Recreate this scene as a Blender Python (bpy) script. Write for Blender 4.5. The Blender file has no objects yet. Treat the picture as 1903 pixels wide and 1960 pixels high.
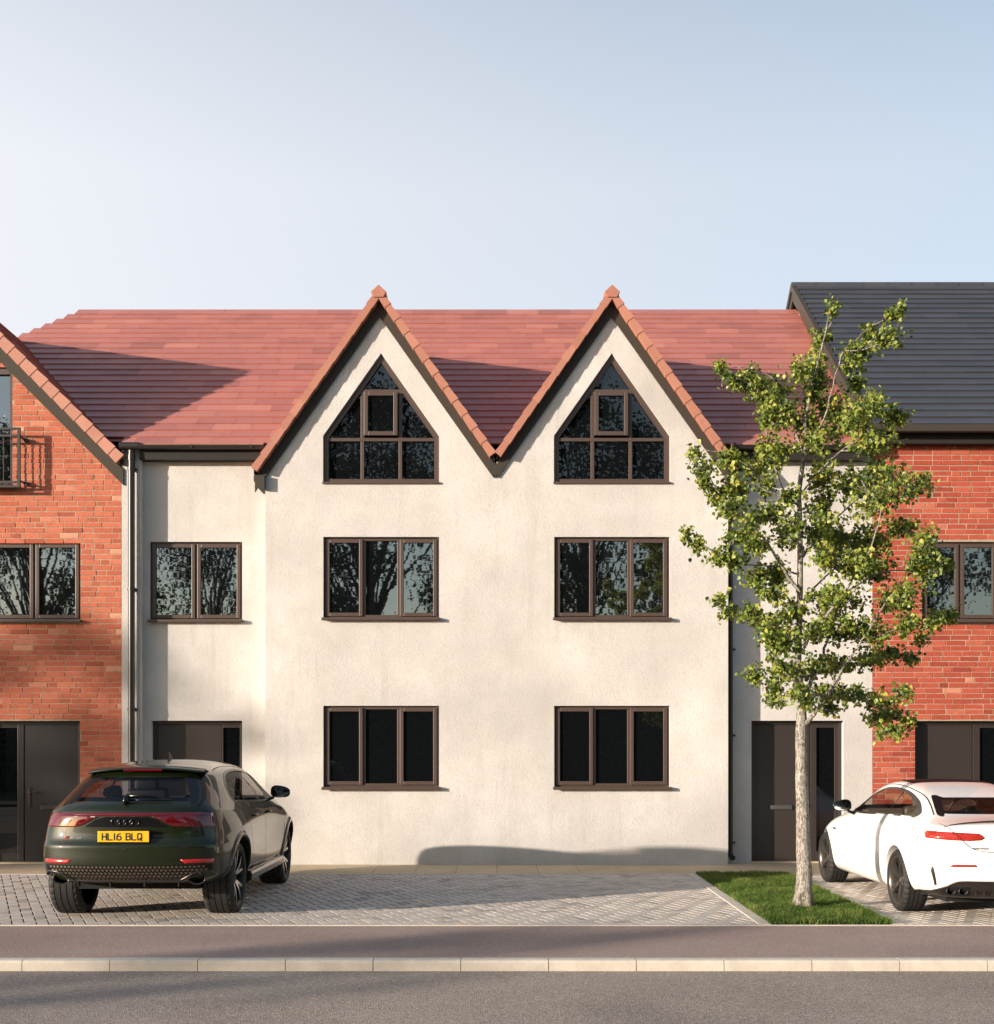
import bpy, bmesh, math, random
from mathutils import Vector, Matrix, Euler
from mathutils.geometry import tessellate_polygon, delaunay_2d_cdt
from mathutils.bvhtree import BVHTree

SC = bpy.context.scene
COL = SC.collection
R = math.radians

# ------------------------------------------------------------------ camera
# photo measured in a 1903 x 1960 frame: level camera, eye point (951.5, 1437)
F, CX, HY, EYE = 2446.0, 951.5, 1437.0, 1.7
cam = bpy.data.cameras.new('camera'); camo = bpy.data.objects.new('camera', cam); COL.objects.link(camo)
camo.location = (0, 0, EYE); camo.rotation_euler = (R(90), 0, 0)
cam.sensor_fit = 'HORIZONTAL'; cam.sensor_width = 36.0
cam.lens = 36.0 * F / 1903.0
cam.shift_y = (HY - 980.0) / 1903.0
cam.clip_start = 0.1; cam.clip_end = 3000
SC.camera = camo

# ------------------------------------------------------------------ sun and sky
SUN = Vector((1.0, 0.55, -0.20)).normalized()          # the way the light travels
EL = math.asin(-SUN.z)
w = bpy.data.worlds.new('World'); SC.world = w; w.use_nodes = True
nt = w.node_tree; nt.nodes.clear()
sky = nt.nodes.new('ShaderNodeTexSky'); sky.sky_type = 'NISHITA'; sky.sun_disc = False
sky.sun_elevation = EL
sky.sun_rotation = math.atan2(-SUN.x, -SUN.y)
sky.altitude = 0; sky.air_density = 1.0; sky.dust_density = 1.0; sky.ozone_density = 1.0
bg = nt.nodes.new('ShaderNodeBackground'); bg.inputs[1].default_value = 0.15
wo = nt.nodes.new('ShaderNodeOutputWorld')
# summer haze: the sky whitens towards the sun's side and towards the horizon
tc = nt.nodes.new('ShaderNodeTexCoord'); sx = nt.nodes.new('ShaderNodeSeparateXYZ'); nt.links.new(tc.outputs['Generated'], sx.inputs[0])
mr = nt.nodes.new('ShaderNodeMapRange'); nt.links.new(sx.outputs[0], mr.inputs[0])
for i_, v_ in enumerate((-.42, .42, .97, .40)): mr.inputs[i_+1].default_value = v_
mz = nt.nodes.new('ShaderNodeMapRange'); nt.links.new(sx.outputs[2], mz.inputs[0])
for i_, v_ in enumerate((.40, .85, .05, -.95)): mz.inputs[i_+1].default_value = v_
ml = nt.nodes.new('ShaderNodeMapRange'); nt.links.new(sx.outputs[1], ml.inputs[0])
for i_, v_ in enumerate((-.55, .35, .16, 1.0)): ml.inputs[i_+1].default_value = v_
ad = nt.nodes.new('ShaderNodeMath'); ad.operation = 'ADD'; ad.use_clamp = True; nt.links.new(mr.outputs[0], ad.inputs[0]); nt.links.new(mz.outputs[0], ad.inputs[1])
mm_ = nt.nodes.new('ShaderNodeMath'); mm_.operation = 'MULTIPLY'; nt.links.new(ad.outputs[0], mm_.inputs[0]); nt.links.new(ml.outputs[0], mm_.inputs[1])
mx = nt.nodes.new('ShaderNodeMix'); mx.data_type = 'RGBA'; nt.links.new(mm_.outputs[0], mx.inputs[0]); nt.links.new(sky.outputs[0], mx.inputs[6])
mx.inputs[7].default_value = (3.45, 3.52, 3.74, 1)
nt.links.new(mx.outputs[2], bg.inputs[0]); nt.links.new(bg.outputs[0], wo.inputs[0])
sl = bpy.data.lights.new('sun', 'SUN'); sl.energy = 5.0; sl.angle = R(0.7); sl.color = (1.0, 0.87, 0.73)
so = bpy.data.objects.new('sun', sl); COL.objects.link(so)
so.rotation_euler = SUN.to_track_quat('-Z', 'Y').to_euler(); so.location = (-30, -20, 15)

SC.view_settings.view_transform = 'Standard'; SC.view_settings.look = 'None'
SC.view_settings.exposure = 0.78; SC.view_settings.gamma = 1; SC.view_settings.use_curve_mapping = False
SC.render.engine = 'CYCLES'
SC.cycles.use_denoising = True
SC.cycles.max_bounces = 8; SC.cycles.transparent_max_bounces = 16
SC.cycles.caustics_reflective = False; SC.cycles.caustics_refractive = False
SC.cycles.sample_clamp_indirect = 6

def X(px, D): return (px - CX) * D / F
def Z(py, D): return EYE - (py - HY) * D / F

# ------------------------------------------------------------------ mesh helpers
class MB:
    def __init__(s): s.v = []; s.f = []; s.m = []; s.t = []
    def face(s, pts, m=0, t=0.5):
        n = len(s.v); s.v += [tuple(p) for p in pts]; s.f.append(tuple(range(n, n + len(pts)))); s.m.append(m); s.t.append(t)
    def box(s, x0, x1, y0, y1, z0, z1, m=0, t=0.5, M=None):
        n = len(s.v)
        P = [(x0,y0,z0),(x1,y0,z0),(x1,y1,z0),(x0,y1,z0),(x0,y0,z1),(x1,y0,z1),(x1,y1,z1),(x0,y1,z1)]
        if M is not None: P = [tuple(M @ Vector(p)) for p in P]
        s.v += P
        for q in ((0,3,2,1),(4,5,6,7),(0,1,5,4),(1,2,6,5),(2,3,7,6),(3,0,4,7)):
            s.f.append(tuple(n + i for i in q)); s.m.append(m); s.t.append(t)
    def prism(s, poly, axis, a, b, m=0, t=0.5):
        """2D polygon (counter-clockwise) extruded between a and b along axis; poly holds the two other coords in x,y,z order"""
        def P(p, c):
            return (c, p[0], p[1]) if axis == 'x' else ((p[0], c, p[1]) if axis == 'y' else (p[0], p[1], c))
        n = len(s.v); k = len(poly)
        s.v += [P(p, a) for p in poly] + [P(p, b) for p in poly]
        s.f.append(tuple(n + i for i in range(k))); s.f.append(tuple(n + k + i for i in reversed(range(k))))
        s.m += [m, m]; s.t += [t, t]
        for i in range(k):
            j = (i + 1) % k
            s.f.append((n + j, n + i, n + k + i, n + k + j)); s.m.append(m); s.t.append(t)
    def ring(s, prev, cur, m=0, t=0.5, close=True):
        k = len(cur)
        for i in range(k if close else k - 1):
            j = (i + 1) % k
            s.f.append((prev + i, prev + j, cur + j, cur + i) if isinstance(prev, int) else ()); s.m.append(m); s.t.append(t)
    def tube(s, pts, rads, seg=8, m=0, t=0.5, caps=True):
        pts = [Vector(p) for p in pts]
        if not hasattr(rads, '__len__'): rads = [rads] * len(pts)
        up = None; prev = None
        for i, p in enumerate(pts):
            d = (pts[min(i+1, len(pts)-1)] - pts[max(i-1, 0)]).normalized()
            if up is None:
                a = Vector((0,0,1)) if abs(d.z) < .9 else Vector((1,0,0))
                up = (a - d * a.dot(d)).normalized()
            else:
                up = (up - d * up.dot(d)).normalized()
            sd = d.cross(up); n = len(s.v)
            for k in range(seg):
                a = 2 * math.pi * k / seg
                s.v.append(tuple(p + (up * math.cos(a) + sd * math.sin(a)) * rads[i]))
            if prev is not None:
                for k in range(seg):
                    j = (k + 1) % seg
                    s.f.append((prev + k, prev + j, n + j, n + k)); s.m.append(m); s.t.append(t)
            elif caps:
                s.f.append(tuple(n + k for k in reversed(range(seg)))); s.m.append(m); s.t.append(t)
            prev = n
        if caps: s.f.append(tuple(prev + k for k in range(seg))); s.m.append(m); s.t.append(t)
    def build(s, name, mats, parent=None, smooth=False, root=None, fix=False):
        if not isinstance(mats, (list, tuple)): mats = [mats]
        me = bpy.data.meshes.new(name)
        o0 = root_loc(parent) if parent is not None else (Vector(root) if root else Vector((0,0,0)))
        me.from_pydata([tuple(Vector(p) - o0) for p in s.v], [], s.f)
        for mt in mats: me.materials.append(mt)
        me.polygons.foreach_set('material_index', s.m)
        at = me.attributes.new('tone', 'FLOAT', 'FACE'); at.data.foreach_set('value', s.t)
        if fix:
            bm = bmesh.new(); bm.from_mesh(me); bmesh.ops.recalc_face_normals(bm, faces=bm.faces); bm.to_mesh(me); bm.free()
        if smooth: me.polygons.foreach_set('use_smooth', [True] * len(me.polygons))
        me.update()
        o = bpy.data.objects.new(name, me); COL.objects.link(o)
        if parent is not None: o.parent = parent
        else: o.location = o0
        return o

def root_loc(o):
    while o.parent is not None: o = o.parent
    return Vector(o.location)
def tag(o, label=None, cat=None, group=None, kind=None):
    if label: o['label'] = label
    if cat: o['category'] = cat
    if group: o['group'] = group
    if kind: o['kind'] = kind
    return o
def empty(name, loc, label, cat, group=None):
    o = bpy.data.objects.new(name, None); COL.objects.link(o); o.location = loc; o.empty_display_size = .2
    return tag(o, label, cat, group)
def copy_tree(o, parent=None):
    c = o.copy(); COL.objects.link(c)
    if parent is not None: c.parent = parent
    for ch in list(o.children): copy_tree(ch, c)
    return c
def smooth_by_angle(me, ang=35):
    """flat where edges are sharp, smooth elsewhere"""
    me.polygons.foreach_set('use_smooth', [True] * len(me.polygons))
    bm = bmesh.new(); bm.from_mesh(me)
    for e in bm.edges:
        e.smooth = not (len(e.link_faces) == 2 and e.calc_face_angle(0) > R(ang))
    bm.to_mesh(me); bm.free()

# ------------------------------------------------------------------ materials
def mat(name, color=(.5,.5,.5), rough=.6, metal=0, spec=.5, coat=0, ior=None):
    m = bpy.data.materials.new(name); m.use_nodes = True
    b = m.node_tree.nodes['Principled BSDF']
    b.inputs['Base Color'].default_value = (*color, 1); b.inputs['Roughness'].default_value = rough
    b.inputs['Metallic'].default_value = metal; b.inputs['Specular IOR Level'].default_value = spec
    if coat: b.inputs['Coat Weight'].default_value = coat; b.inputs['Coat Roughness'].default_value = .02
    if ior: b.inputs['IOR'].default_value = ior
    return m
def N(m, t, **kw):
    n = m.node_tree.nodes.new(t)
    for k, v in kw.items():
        if k in n.inputs: n.inputs[k].default_value = v
        else: setattr(n, k, v)
    return n
def L(m, a, b): m.node_tree.links.new(a, b)
def BS(m): return m.node_tree.nodes['Principled BSDF']
def coords(m): return N(m, 'ShaderNodeNewGeometry').outputs['Position']
def noise(m, scale, detail=4, rough=.6, vec=None, stretch=None):
    n = N(m, 'ShaderNodeTexNoise', Scale=scale, Detail=detail, Roughness=rough)
    v = vec or coords(m)
    if stretch:
        mp = N(m, 'ShaderNodeMapping'); mp.inputs['Scale'].default_value = stretch; L(m, v, mp.inputs[0]); v = mp.outputs[0]
    L(m, v, n.inputs['Vector']); return n.outputs['Fac']
def ramp(m, fac, stops):
    r = N(m, 'ShaderNodeValToRGB'); cr = r.color_ramp
    while len(cr.elements) < len(stops): cr.elements.new(.5)
    for e, (p, c) in zip(cr.elements, stops): e.position = p; e.color = (*c, 1) if len(c) == 3 else c
    L(m, fac, r.inputs[0]); return r.outputs[0]
def g3(v): return (v, v, v)
def mix(m, a, b, fac, mode='MIX'):
    n = N(m, 'ShaderNodeMix', data_type='RGBA', blend_type=mode)
    for s, x in ((0, fac), (6, a), (7, b)):
        if hasattr(x, 'links'): L(m, x, n.inputs[s])
        else: n.inputs[s].default_value = x if s == 0 else (*x, 1)
    return n.outputs[2]
def bump(m, h, strength=.3, dist=.01, nrm=None):
    b = N(m, 'ShaderNodeBump', Strength=strength, Distance=dist); L(m, h, b.inputs['Height'])
    if nrm: L(m, nrm, b.inputs['Normal'])
    L(m, b.outputs[0], BS(m).inputs['Normal']); return b.outputs[0]
def tone(m): return N(m, 'ShaderNodeAttribute', attribute_name='tone').outputs['Fac']
def setc(m, c): L(m, c, BS(m).inputs['Base Color'])

# rough cast render
def stucco(name, base=(.57,.542,.522)):
    m = mat(name, base, .92, spec=.25)
    big = noise(m, .55, 4, .62)
    mid = noise(m, 2.6, 6, .68)
    streak = noise(m, 1.0, 5, .7, stretch=(5, 5, .5))
    fine = noise(m, 48, 5, .75)
    c = mix(m, tuple(.80*x for x in base), tuple(min(1,1.13*x) for x in base), ramp(m, big, [(.3,g3(0)),(.7,g3(1))]))
    c = mix(m, c, (.50,.47,.42), ramp(m, mid, [(.48,g3(0)),(.75,g3(.55))]))
    c = mix(m, c, (.40,.38,.35), ramp(m, streak, [(.52,g3(0)),(.78,g3(.5))]))
    c = mix(m, c, (.30,.27,.235), ramp(m, fine, [(.54,g3(0)),(.72,g3(.60))]))
    sp = N(m, 'ShaderNodeSeparateXYZ'); L(m, coords(m), sp.inputs[0])
    low = N(m, 'ShaderNodeMapRange'); L(m, sp.outputs[2], low.inputs[0])
    low.inputs[1].default_value = .1; low.inputs[2].default_value = .55; low.inputs[3].default_value = .30; low.inputs[4].default_value = 0
    mu = N(m, 'ShaderNodeMath', operation='MULTIPLY'); L(m, low.outputs[0], mu.inputs[0]); L(m, noise(m, 3.5, 5), mu.inputs[1])
    c = mix(m, c, (.33,.31,.28), mu.outputs[0])
    setc(m, c)
    h = N(m, 'ShaderNodeMath', operation='ADD'); L(m, noise(m, 26, 5, .7), h.inputs[0])
    h2 = N(m, 'ShaderNodeMath', operation='MULTIPLY'); L(m, noise(m, 95, 3, .7), h2.inputs[0]); h2.inputs[1].default_value = .5; L(m, h2.outputs[0], h.inputs[1])
    bump(m, h.outputs[0], .55, .010)
    return m
M = {}
M['render'] = stucco('rough_render')

def brickmat(name, stops):
    m = mat(name, (.4,.1,.05), .85, spec=.3)
    c = ramp(m, tone(m), stops)
    n = noise(m, 9, 5, .7); c = mix(m, c, (.15,.035,.02), ramp(m, n, [(.5,g3(0)),(.8,g3(.5))]))
    c = mix(m, c, (.62,.30,.18), ramp(m, noise(m, 35, 4, .7), [(.56,g3(0)),(.8,g3(.45))]))
    setc(m, c); bump(m, noise(m, 55, 5, .7), .6, .006); return m
M['brick_orange'] = brickmat('orange_red_brick', [(0,(.34,.080,.045)),(.3,(.42,.108,.06)),(.65,(.48,.135,.078)),(.9,(.52,.165,.10)),(1,(.60,.28,.18))])
M['brick_red'] = brickmat('red_brick', [(0,(.26,.045,.028)),(.3,(.34,.060,.036)),(.65,(.40,.078,.046)),(.9,(.45,.105,.062)),(1,(.54,.22,.14))])
m = mat('mortar', (.46,.38,.28), .95, spec=.2); bump(m, noise(m, 80, 4, .7), .6, .006)
setc(m, ramp(m, noise(m, 14, 5), [(.3,(.30,.225,.16)),(.7,(.44,.34,.25))])); M['mortar'] = m

def tilemat(name, stops, rough=.5, spec=.5):
    m = mat(name, (.4,.1,.06), rough, spec=spec)
    c = ramp(m, tone(m), stops)
    c = mix(m, c, (.15,.05,.045), ramp(m, noise(m, 3, 5, .7), [(.5,g3(0)),(.85,g3(.35))]))
    c = mix(m, c, (.52,.22,.15), ramp(m, noise(m, 40, 4, .7, stretch=(1,1,.3)), [(.58,g3(0)),(.85,g3(.25))]))
    setc(m, c); bump(m, noise(m, 90, 3, .6), .15, .003); return m
M['roof_red'] = tilemat('red_roof_tile', [(0,(.34,.130,.108)),(.4,(.41,.153,.124)),(.75,(.45,.172,.138)),(1,(.50,.205,.155))], .40)
M['verge_tile'] = tilemat('orange_verge_tile', [(0,(.37,.155,.105)),(1,(.44,.195,.135))], .55)
m = mat('dark_roof_tile', (.05,.05,.052), .42); setc(m, ramp(m, tone(m), [(0,(.044,.046,.054)),(1,(.062,.063,.072))]))
bump(m, noise(m, 60, 3), .12, .003); M['roof_dark'] = m
m = mat('brown_window_frame', (.075,.050,.041), .42); bump(m, noise(m, 200, 2), .03, .002); M['frame'] = m
M['fascia'] = mat('dark_grey_fascia', (.026,.024,.022), .6, spec=.2)
M['board'] = mat('taupe_bargeboard', (.050,.042,.034), .6, spec=.2)
M['gutter'] = mat('brown_gutter', (.024,.020,.018), .34)
M['door'] = mat('dark_door_panel', (.016,.0145,.0155), .38)
M['door_brown'] = mat('brown_door_panel', (.036,.028,.025), .38)
M['metal_grey'] = mat('brushed_steel', (.30,.28,.27), .35, 1)
M['black'] = mat('matt_black', (.008,.008,.009), .5)
M['rail'] = mat('balcony_steel', (.035,.032,.030), .4)
m = mat('window_pane', (.004,.005,.006), .012, spec=.5, ior=3.0)
n1 = noise(m, 1.0, 3, .5, stretch=(.5,1,2.4)); bump(m, n1, .0045, .2); M['pane'] = m
m = mat('window_pane_flat', (.004,.005,.006), .01, spec=.5, ior=1.7); bump(m, noise(m, .5, 1), .012, .2); M['pane_flat'] = m

def asphalt(name, base, light, pebble=(.30,.27,.25), s=1.0):
    m = mat(name, base, .85, spec=.35)
    c = mix(m, base, light, ramp(m, noise(m, .8, 6, .65), [(.35,g3(0)),(.7,g3(1))]))
    c = mix(m, c, tuple(.62*x for x in base), ramp(m, noise(m, .33, 3, .55), [(.50,g3(0)),(.72,g3(.75))]))  # broad dirt patches that also put soft tree shade into the colour
    v = N(m, 'ShaderNodeTexVoronoi', Scale=95*s); L(m, coords(m), v.inputs['Vector'])
    sep = N(m, 'ShaderNodeSeparateColor'); L(m, v.outputs['Color'], sep.inputs[0])
    c = mix(m, c, pebble, ramp(m, sep.outputs[0], [(.72,g3(0)),(.95,g3(.8))]))
    c = mix(m, c, tuple(.4*x for x in base), ramp(m, sep.outputs[1], [(.7,g3(0)),(.95,g3(.75))]))
    c = mix(m, c, tuple(.45*x for x in base), ramp(m, noise(m, 30, 5, .7), [(.55,g3(0)),(.8,g3(.6))]))
    setc(m, c); bump(m, v.outputs['Distance'], .6, .008); return m
M['road'] = asphalt('road_asphalt', (.29,.235,.195), (.37,.305,.255), (.58,.51,.44))
M['pavement'] = asphalt('pavement_asphalt', (.33,.238,.205), (.39,.29,.25), (.50,.40,.35), 1.5)
m = mat('kerb_concrete', (.58,.50,.40), .88, spec=.25)
setc(m, mix(m, ramp(m, noise(m, 6, 6, .7), [(.3,(.50,.45,.385)),(.7,(.64,.58,.50))]), (.30,.26,.21), ramp(m, noise(m, 50, 4, .7), [(.6,g3(0)),(.85,g3(.5))])))
bump(m, noise(m, 60, 4, .7), .35, .004); M['kerb'] = m
m = mat('paver_block', (.4,.36,.32), .8, spec=.35)
c = ramp(m, tone(m), [(0,(.36,.315,.275)),(.35,(.52,.465,.41)),(.7,(.62,.555,.49)),(.9,(.60,.49,.39)),(1,(.70,.64,.58))])
c = mix(m, c, (.30,.26,.22), ramp(m, noise(m, 5, 6, .7), [(.5,g3(0)),(.8,g3(.5))]))
setc(m, mix(m, c, (.2,.17,.15), ramp(m, noise(m, 70, 4, .7), [(.55,g3(0)),(.8,g3(.5))]))); bump(m, noise(m, 60, 4, .7), .4, .005); M['paver'] = m
m = mat('joint_sand', (.014,.011,.009), .95); M['joint'] = m
m = mat('path_slab', (.50,.40,.27), .8, spec=.35)
setc(m, mix(m, ramp(m, noise(m, 1.5, 5, .65), [(.3,(.44,.345,.22)),(.7,(.55,.44,.295))]), (.2,.16,.11), ramp(m, noise(m, 22, 5, .7), [(.6,g3(0)),(.85,g3(.4))])))
bump(m, noise(m, 50, 4), .2, .003); M['slab'] = m
m = mat('soil', (.045,.035,.02), .95); M['soil'] = m
m = mat('far_ground', (.07,.09,.035), .95); setc(m, ramp(m, noise(m, .4, 6), [(.3,(.045,.06,.022)),(.7,(.10,.11,.05))])); M['ground'] = m
# ------------------------------------------------------------------ ground
random.seed(3)
YK0, YK1, YP1, YB1 = 10.375, 10.50, 12.42, 17.62      # kerb face, kerb back, pavement back, bay back
mb = MB(); mb.box(-400, 400, -400, 600, -.6, -.42); tag(mb.build('ground', M['ground']), kind='structure')
mb = MB(); mb.face([(-120,-1.5,-.09),(120,-1.5,-.09),(120,YK0,-.09),(-120,YK0,-.09)]); tag(mb.build('road', M['road']), kind='structure')
mb = MB(); mb.face([(-120,-60,-.02),(120,-60,-.02),(120,-1.5,-.02),(-120,-1.5,-.02)]); tag(mb.build('grass_verge', M['ground']), kind='structure')
mb = MB(); mb.face([(-60,YK1-.02,-.004),(60,YK1-.02,-.004),(60,YP1,-.004),(-60,YP1,-.004)]); tag(mb.build('pavement', M['pavement']), kind='structure')
mb = MB(); x = X(212, 10.4) - 40*.713 - .002
prof = [(YK0,-.2),(YK1,-.2),(YK1,.0),(YK0+.035,.0),(YK0+.012,-.006),(YK0+.002,-.024)]
while x < 34:
    j = random.uniform(-.0015, .0015)
    mb.prism([(a, b + (j if b > -.1 else 0)) for a, b in prof], 'x', x + .003, x + .710); x += .713
tag(mb.build('kerb', M['kerb'], fix=True), kind='structure')
# parking bays, paved with herringbone blocks
mb = MB(); mb.face([(-30,YP1,-.003),(30,YP1,-.003),(30,YB1,-.003),(-30,YB1,-.003)]); tag(mb.build('bay_bedding', M['joint']), kind='structure')
GL0, GR0, GL1, GR1 = 2.68, 3.86, 2.74, 3.98           # lawn edges at the front and back
def herringbone(name, x0, x1, y0, y1, planes, ang=-22.3, w_=.112):
    bm = bmesh.new(); lay = bm.faces.layers.float.new('tone')
    rot = Matrix.Rotation(R(-ang), 2); inv = Matrix.Rotation(R(ang), 2)
    cx, cy = (x0+x1)/2, (y0+y1)/2; rad = math.hypot(x1-x0, y1-y0)/2 + .4
    n = int(rad / w_) + 3; g = .0078
    for i in range(-2*n, 2*n):
        for j in range(-n, n):
            ox, oy = (i + 2*j) * w_, (i - 2*j) * w_
            if ox*ox + oy*oy > rad*rad + 1: continue
            for (ax, ay, bx, by) in ((0,0,2,1),(0,1,1,3)):
                a0, a1 = ox + ax*w_ + g, ox + bx*w_ - g; b0, b1 = oy + ay*w_ + g, oy + by*w_ - g
                c = rot @ Vector(((a0+a1)/2, (b0+b1)/2)); X0, Y0 = c.x + cx, c.y + cy
                if X0 < x0 - .2 or X0 > x1 + .2 or Y0 < y0 - .2 or Y0 > y1 + .2: continue
                zt = random.uniform(-.0006, .0006); tn = random.random() if random.random() < .5 else random.uniform(.3,.75)
                e = .0012; vs = []
                for (p, q, zz) in ((a0,b0,-.03),(a1,b0,-.03),(a1,b1,-.03),(a0,b1,-.03),(a0,b0,zt-e),(a1,b0,zt-e),(a1,b1,zt-e),(a0,b1,zt-e),
                                   (a0+e,b0+e,zt),(a1-e,b0+e,zt),(a1-e,b1-e,zt),(a0+e,b1-e,zt)):
                    v = rot @ Vector((p, q)); vs.append(bm.verts.new((v.x + cx, v.y + cy, zz)))
                for q in ((0,1,5,4),(1,2,6,5),(2,3,7,6),(3,0,4,7),(4,5,9,8),(5,6,10,9),(6,7,11,10),(7,4,8,11),(8,9,10,11)):
                    f = bm.faces.new([vs[k] for k in q]); f[lay] = tn
    for co, no in planes:
        bmesh.ops.bisect_plane(bm, geom=bm.verts[:] + bm.edges[:] + bm.faces[:], plane_co=co, plane_no=no, clear_outer=True)
    me = bpy.data.meshes.new(name); bm.to_mesh(me); bm.free(); me.materials.append(M['paver'])
    o = bpy.data.objects.new(name, me); COL.objects.link(o); return tag(o, kind='structure')
ye0, ye1 = YP1 + .055, YB1 - .06
nL = Vector((ye1-ye0, -(GL1-GL0), 0)).normalized(); nR = Vector((-(ye1-ye0), (GR1-GR0), 0)).normalized()
herringbone('parking_bay_paving', -8.6, 2.62, ye0, ye1, [((0,ye0,0),(0,-1,0)),((0,ye1,0),(0,1,0)),((-8.5,0,0),(-1,0,0)),((GL0-.125,ye0,0),nL)])
herringbone('parking_bay_paving', 3.98, 8.6, ye0, ye1, [((0,ye0,0),(0,-1,0)),((0,ye1,0),(0,1,0)),((8.5,0,0),(1,0,0)),((GR0+.125,ye0,0),nR)])
# flat edging stones round bays and lawn
mb = MB(); x = -12
while x < 12:
    mb.box(x+.002, x+.912, YP1, YP1+.05, -.1, .004); mb.box(x+.2, x+1.11, YB1-.055, YB1-.003, -.1, .004); x += .913
for (a0, a1, s) in ((GL0, GL1, -1), (GR0, GR1, 1)):
    y = YP1 + .052; n = 6; dy = (YB1 - .057 - y) / n
    for k in range(n):
        t0, t1 = k/n, (k+1)/n
        p0, p1 = a0 + (a1-a0)*t0, a0 + (a1-a0)*t1
        q = [(p0,y+k*dy+.003),(p0+s*.12,y+k*dy+.003),(p1+s*.12,y+(k+1)*dy),(p1,y+(k+1)*dy)]
        if s < 0: q = q[::-1]
        mb.prism(q, 'z', -.1, .008)
tag(mb.build('edging_stones', M['kerb'], fix=True), kind='structure')
# slab path along the houses
mb = MB(); x = X(1745/1903*700/1.3058*1 + 0, 19) if False else X(1026, 19.07) - 30*.58
while x < 16:
    mb.box(x+.003, x+.577, YB1, 20.2, -.1, random.uniform(-.001,.001)); x += .58
tag(mb.build('slab_path', M['slab']), kind='structure')
mb = MB(); mb.face([(-20,17.7,-.008),(20,17.7,-.008),(20,20.2,-.008),(-20,20.2,-.008)]); tag(mb.build('path_bedding', M['joint']), kind='structure')
# lawn: soil sheet and blades
mb = MB(); mb.face([(GL0,YP1+.05,.0005),(GR0,YP1+.05,.0005),(GR1,YB1-.05,.0005),(GL1,YB1-.05,.0005)]); tag(mb.build('lawn_soil', M['soil']), kind='structure')
m = mat('grass_blade', (.06,.12,.02), .55, spec=.3)
c = ramp(m, tone(m), [(0,(.050,.095,.016)),(.5,(.095,.165,.026)),(.85,(.17,.235,.042)),(1,(.32,.28,.11))])
setc(m, c)
tr = N(m, 'ShaderNodeBsdfTranslucent'); L(m, c, tr.inputs[0]); ms = N(m, 'ShaderNodeMixShader'); ms.inputs[0].default_value = .35
L(m, BS(m).outputs[0], ms.inputs[1]); L(m, tr.outputs[0], ms.inputs[2]); L(m, ms.outputs[0], m.node_tree.nodes['Material Output'].inputs[0])
M['grass'] = m
random.seed(11); mb = MB()
from mathutils import noise as mnoise
for i in range(62000):
    v = random.random() ** 1.0; y = YP1 + .06 + v * (YB1 - YP1 - .12)
    tt = (y-YP1)/(YB1-YP1); a, b = GL0 + (GL1-GL0)*tt, GR0 + (GR1-GR0)*tt
    x = random.uniform(a - .012, b + .012)
    cl = mnoise.noise(Vector((x*2.4, y*2.4, 0))) * .8 + mnoise.noise(Vector((x*9, y*9, 3))) * .5
    h = random.uniform(.025, .060) * (1 + .8*cl) + .008; wd = random.uniform(.0022, .0042)
    an = random.uniform(0, 6.283); ln = random.uniform(.1, .9) * h; la = random.uniform(0, 6.283)
    dx, dy = math.cos(an)*wd, math.sin(an)*wd; lx, ly = math.cos(la)*ln, math.sin(la)*ln
    tn = min(1, max(0, .45 + .5*cl + random.uniform(-.3,.3))) if random.random() > .03 else 1
    mb.face([(x-dx,y-dy,-.003),(x+dx,y+dy,-.003),(x+dx*.7+lx*.35,y+dy*.7+ly*.35,h*.6),(x-dx*.7+lx*.35,y-dy*.7+ly*.35,h*.6)], t=tn)
    mb.face([(x-dx*.7+lx*.35,y-dy*.7+ly*.35,h*.6),(x+dx*.7+lx*.35,y+dy*.7+ly*.35,h*.6),(x+lx,y+ly,h)], t=tn)
tag(mb.build('lawn_grass', M['grass']), label='short green grass on the lawn strip between the two bays', cat='grass', kind='stuff')

# ------------------------------------------------------------------ facade pieces
def wall(mb, outer, holes, y, depth, hole_depth=None, m=0):
    """flat wall facing -Y at y, with reveals; outer and holes are (x,z) loops"""
    loops = [outer] + holes
    vecs = [[Vector((p[0], p[1], 0)) for p in lp] for lp in loops]
    flat = [p for lp in loops for p in lp]
    base = len(mb.v); mb.v += [(p[0], y, p[1]) for p in flat]
    for t in tessellate_polygon(vecs):
        a, b, c = (flat[i] for i in t)
        cr = (b[0]-a[0])*(c[1]-a[1]) - (b[1]-a[1])*(c[0]-a[0])
        t = t if cr > 0 else t[::-1]
        mb.f.append(tuple(base + i for i in t)); mb.m.append(m); mb.t.append(.5)
    for k, lp in enumerate(loops):
        d = depth if k == 0 else (hole_depth or depth); n = len(lp)
        ar = sum(lp[i][0]*lp[(i+1)%n][1] - lp[(i+1)%n][0]*lp[i][1] for i in range(n))
        for i in range(n):
            p, q = lp[i], lp[(i+1) % n]
            if (ar > 0) == (k == 0): p, q = q, p
            mb.face([(p[0],y,p[1]),(q[0],y,q[1]),(q[0],y+d,q[1]),(p[0],y+d,p[1])], m)

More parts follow.
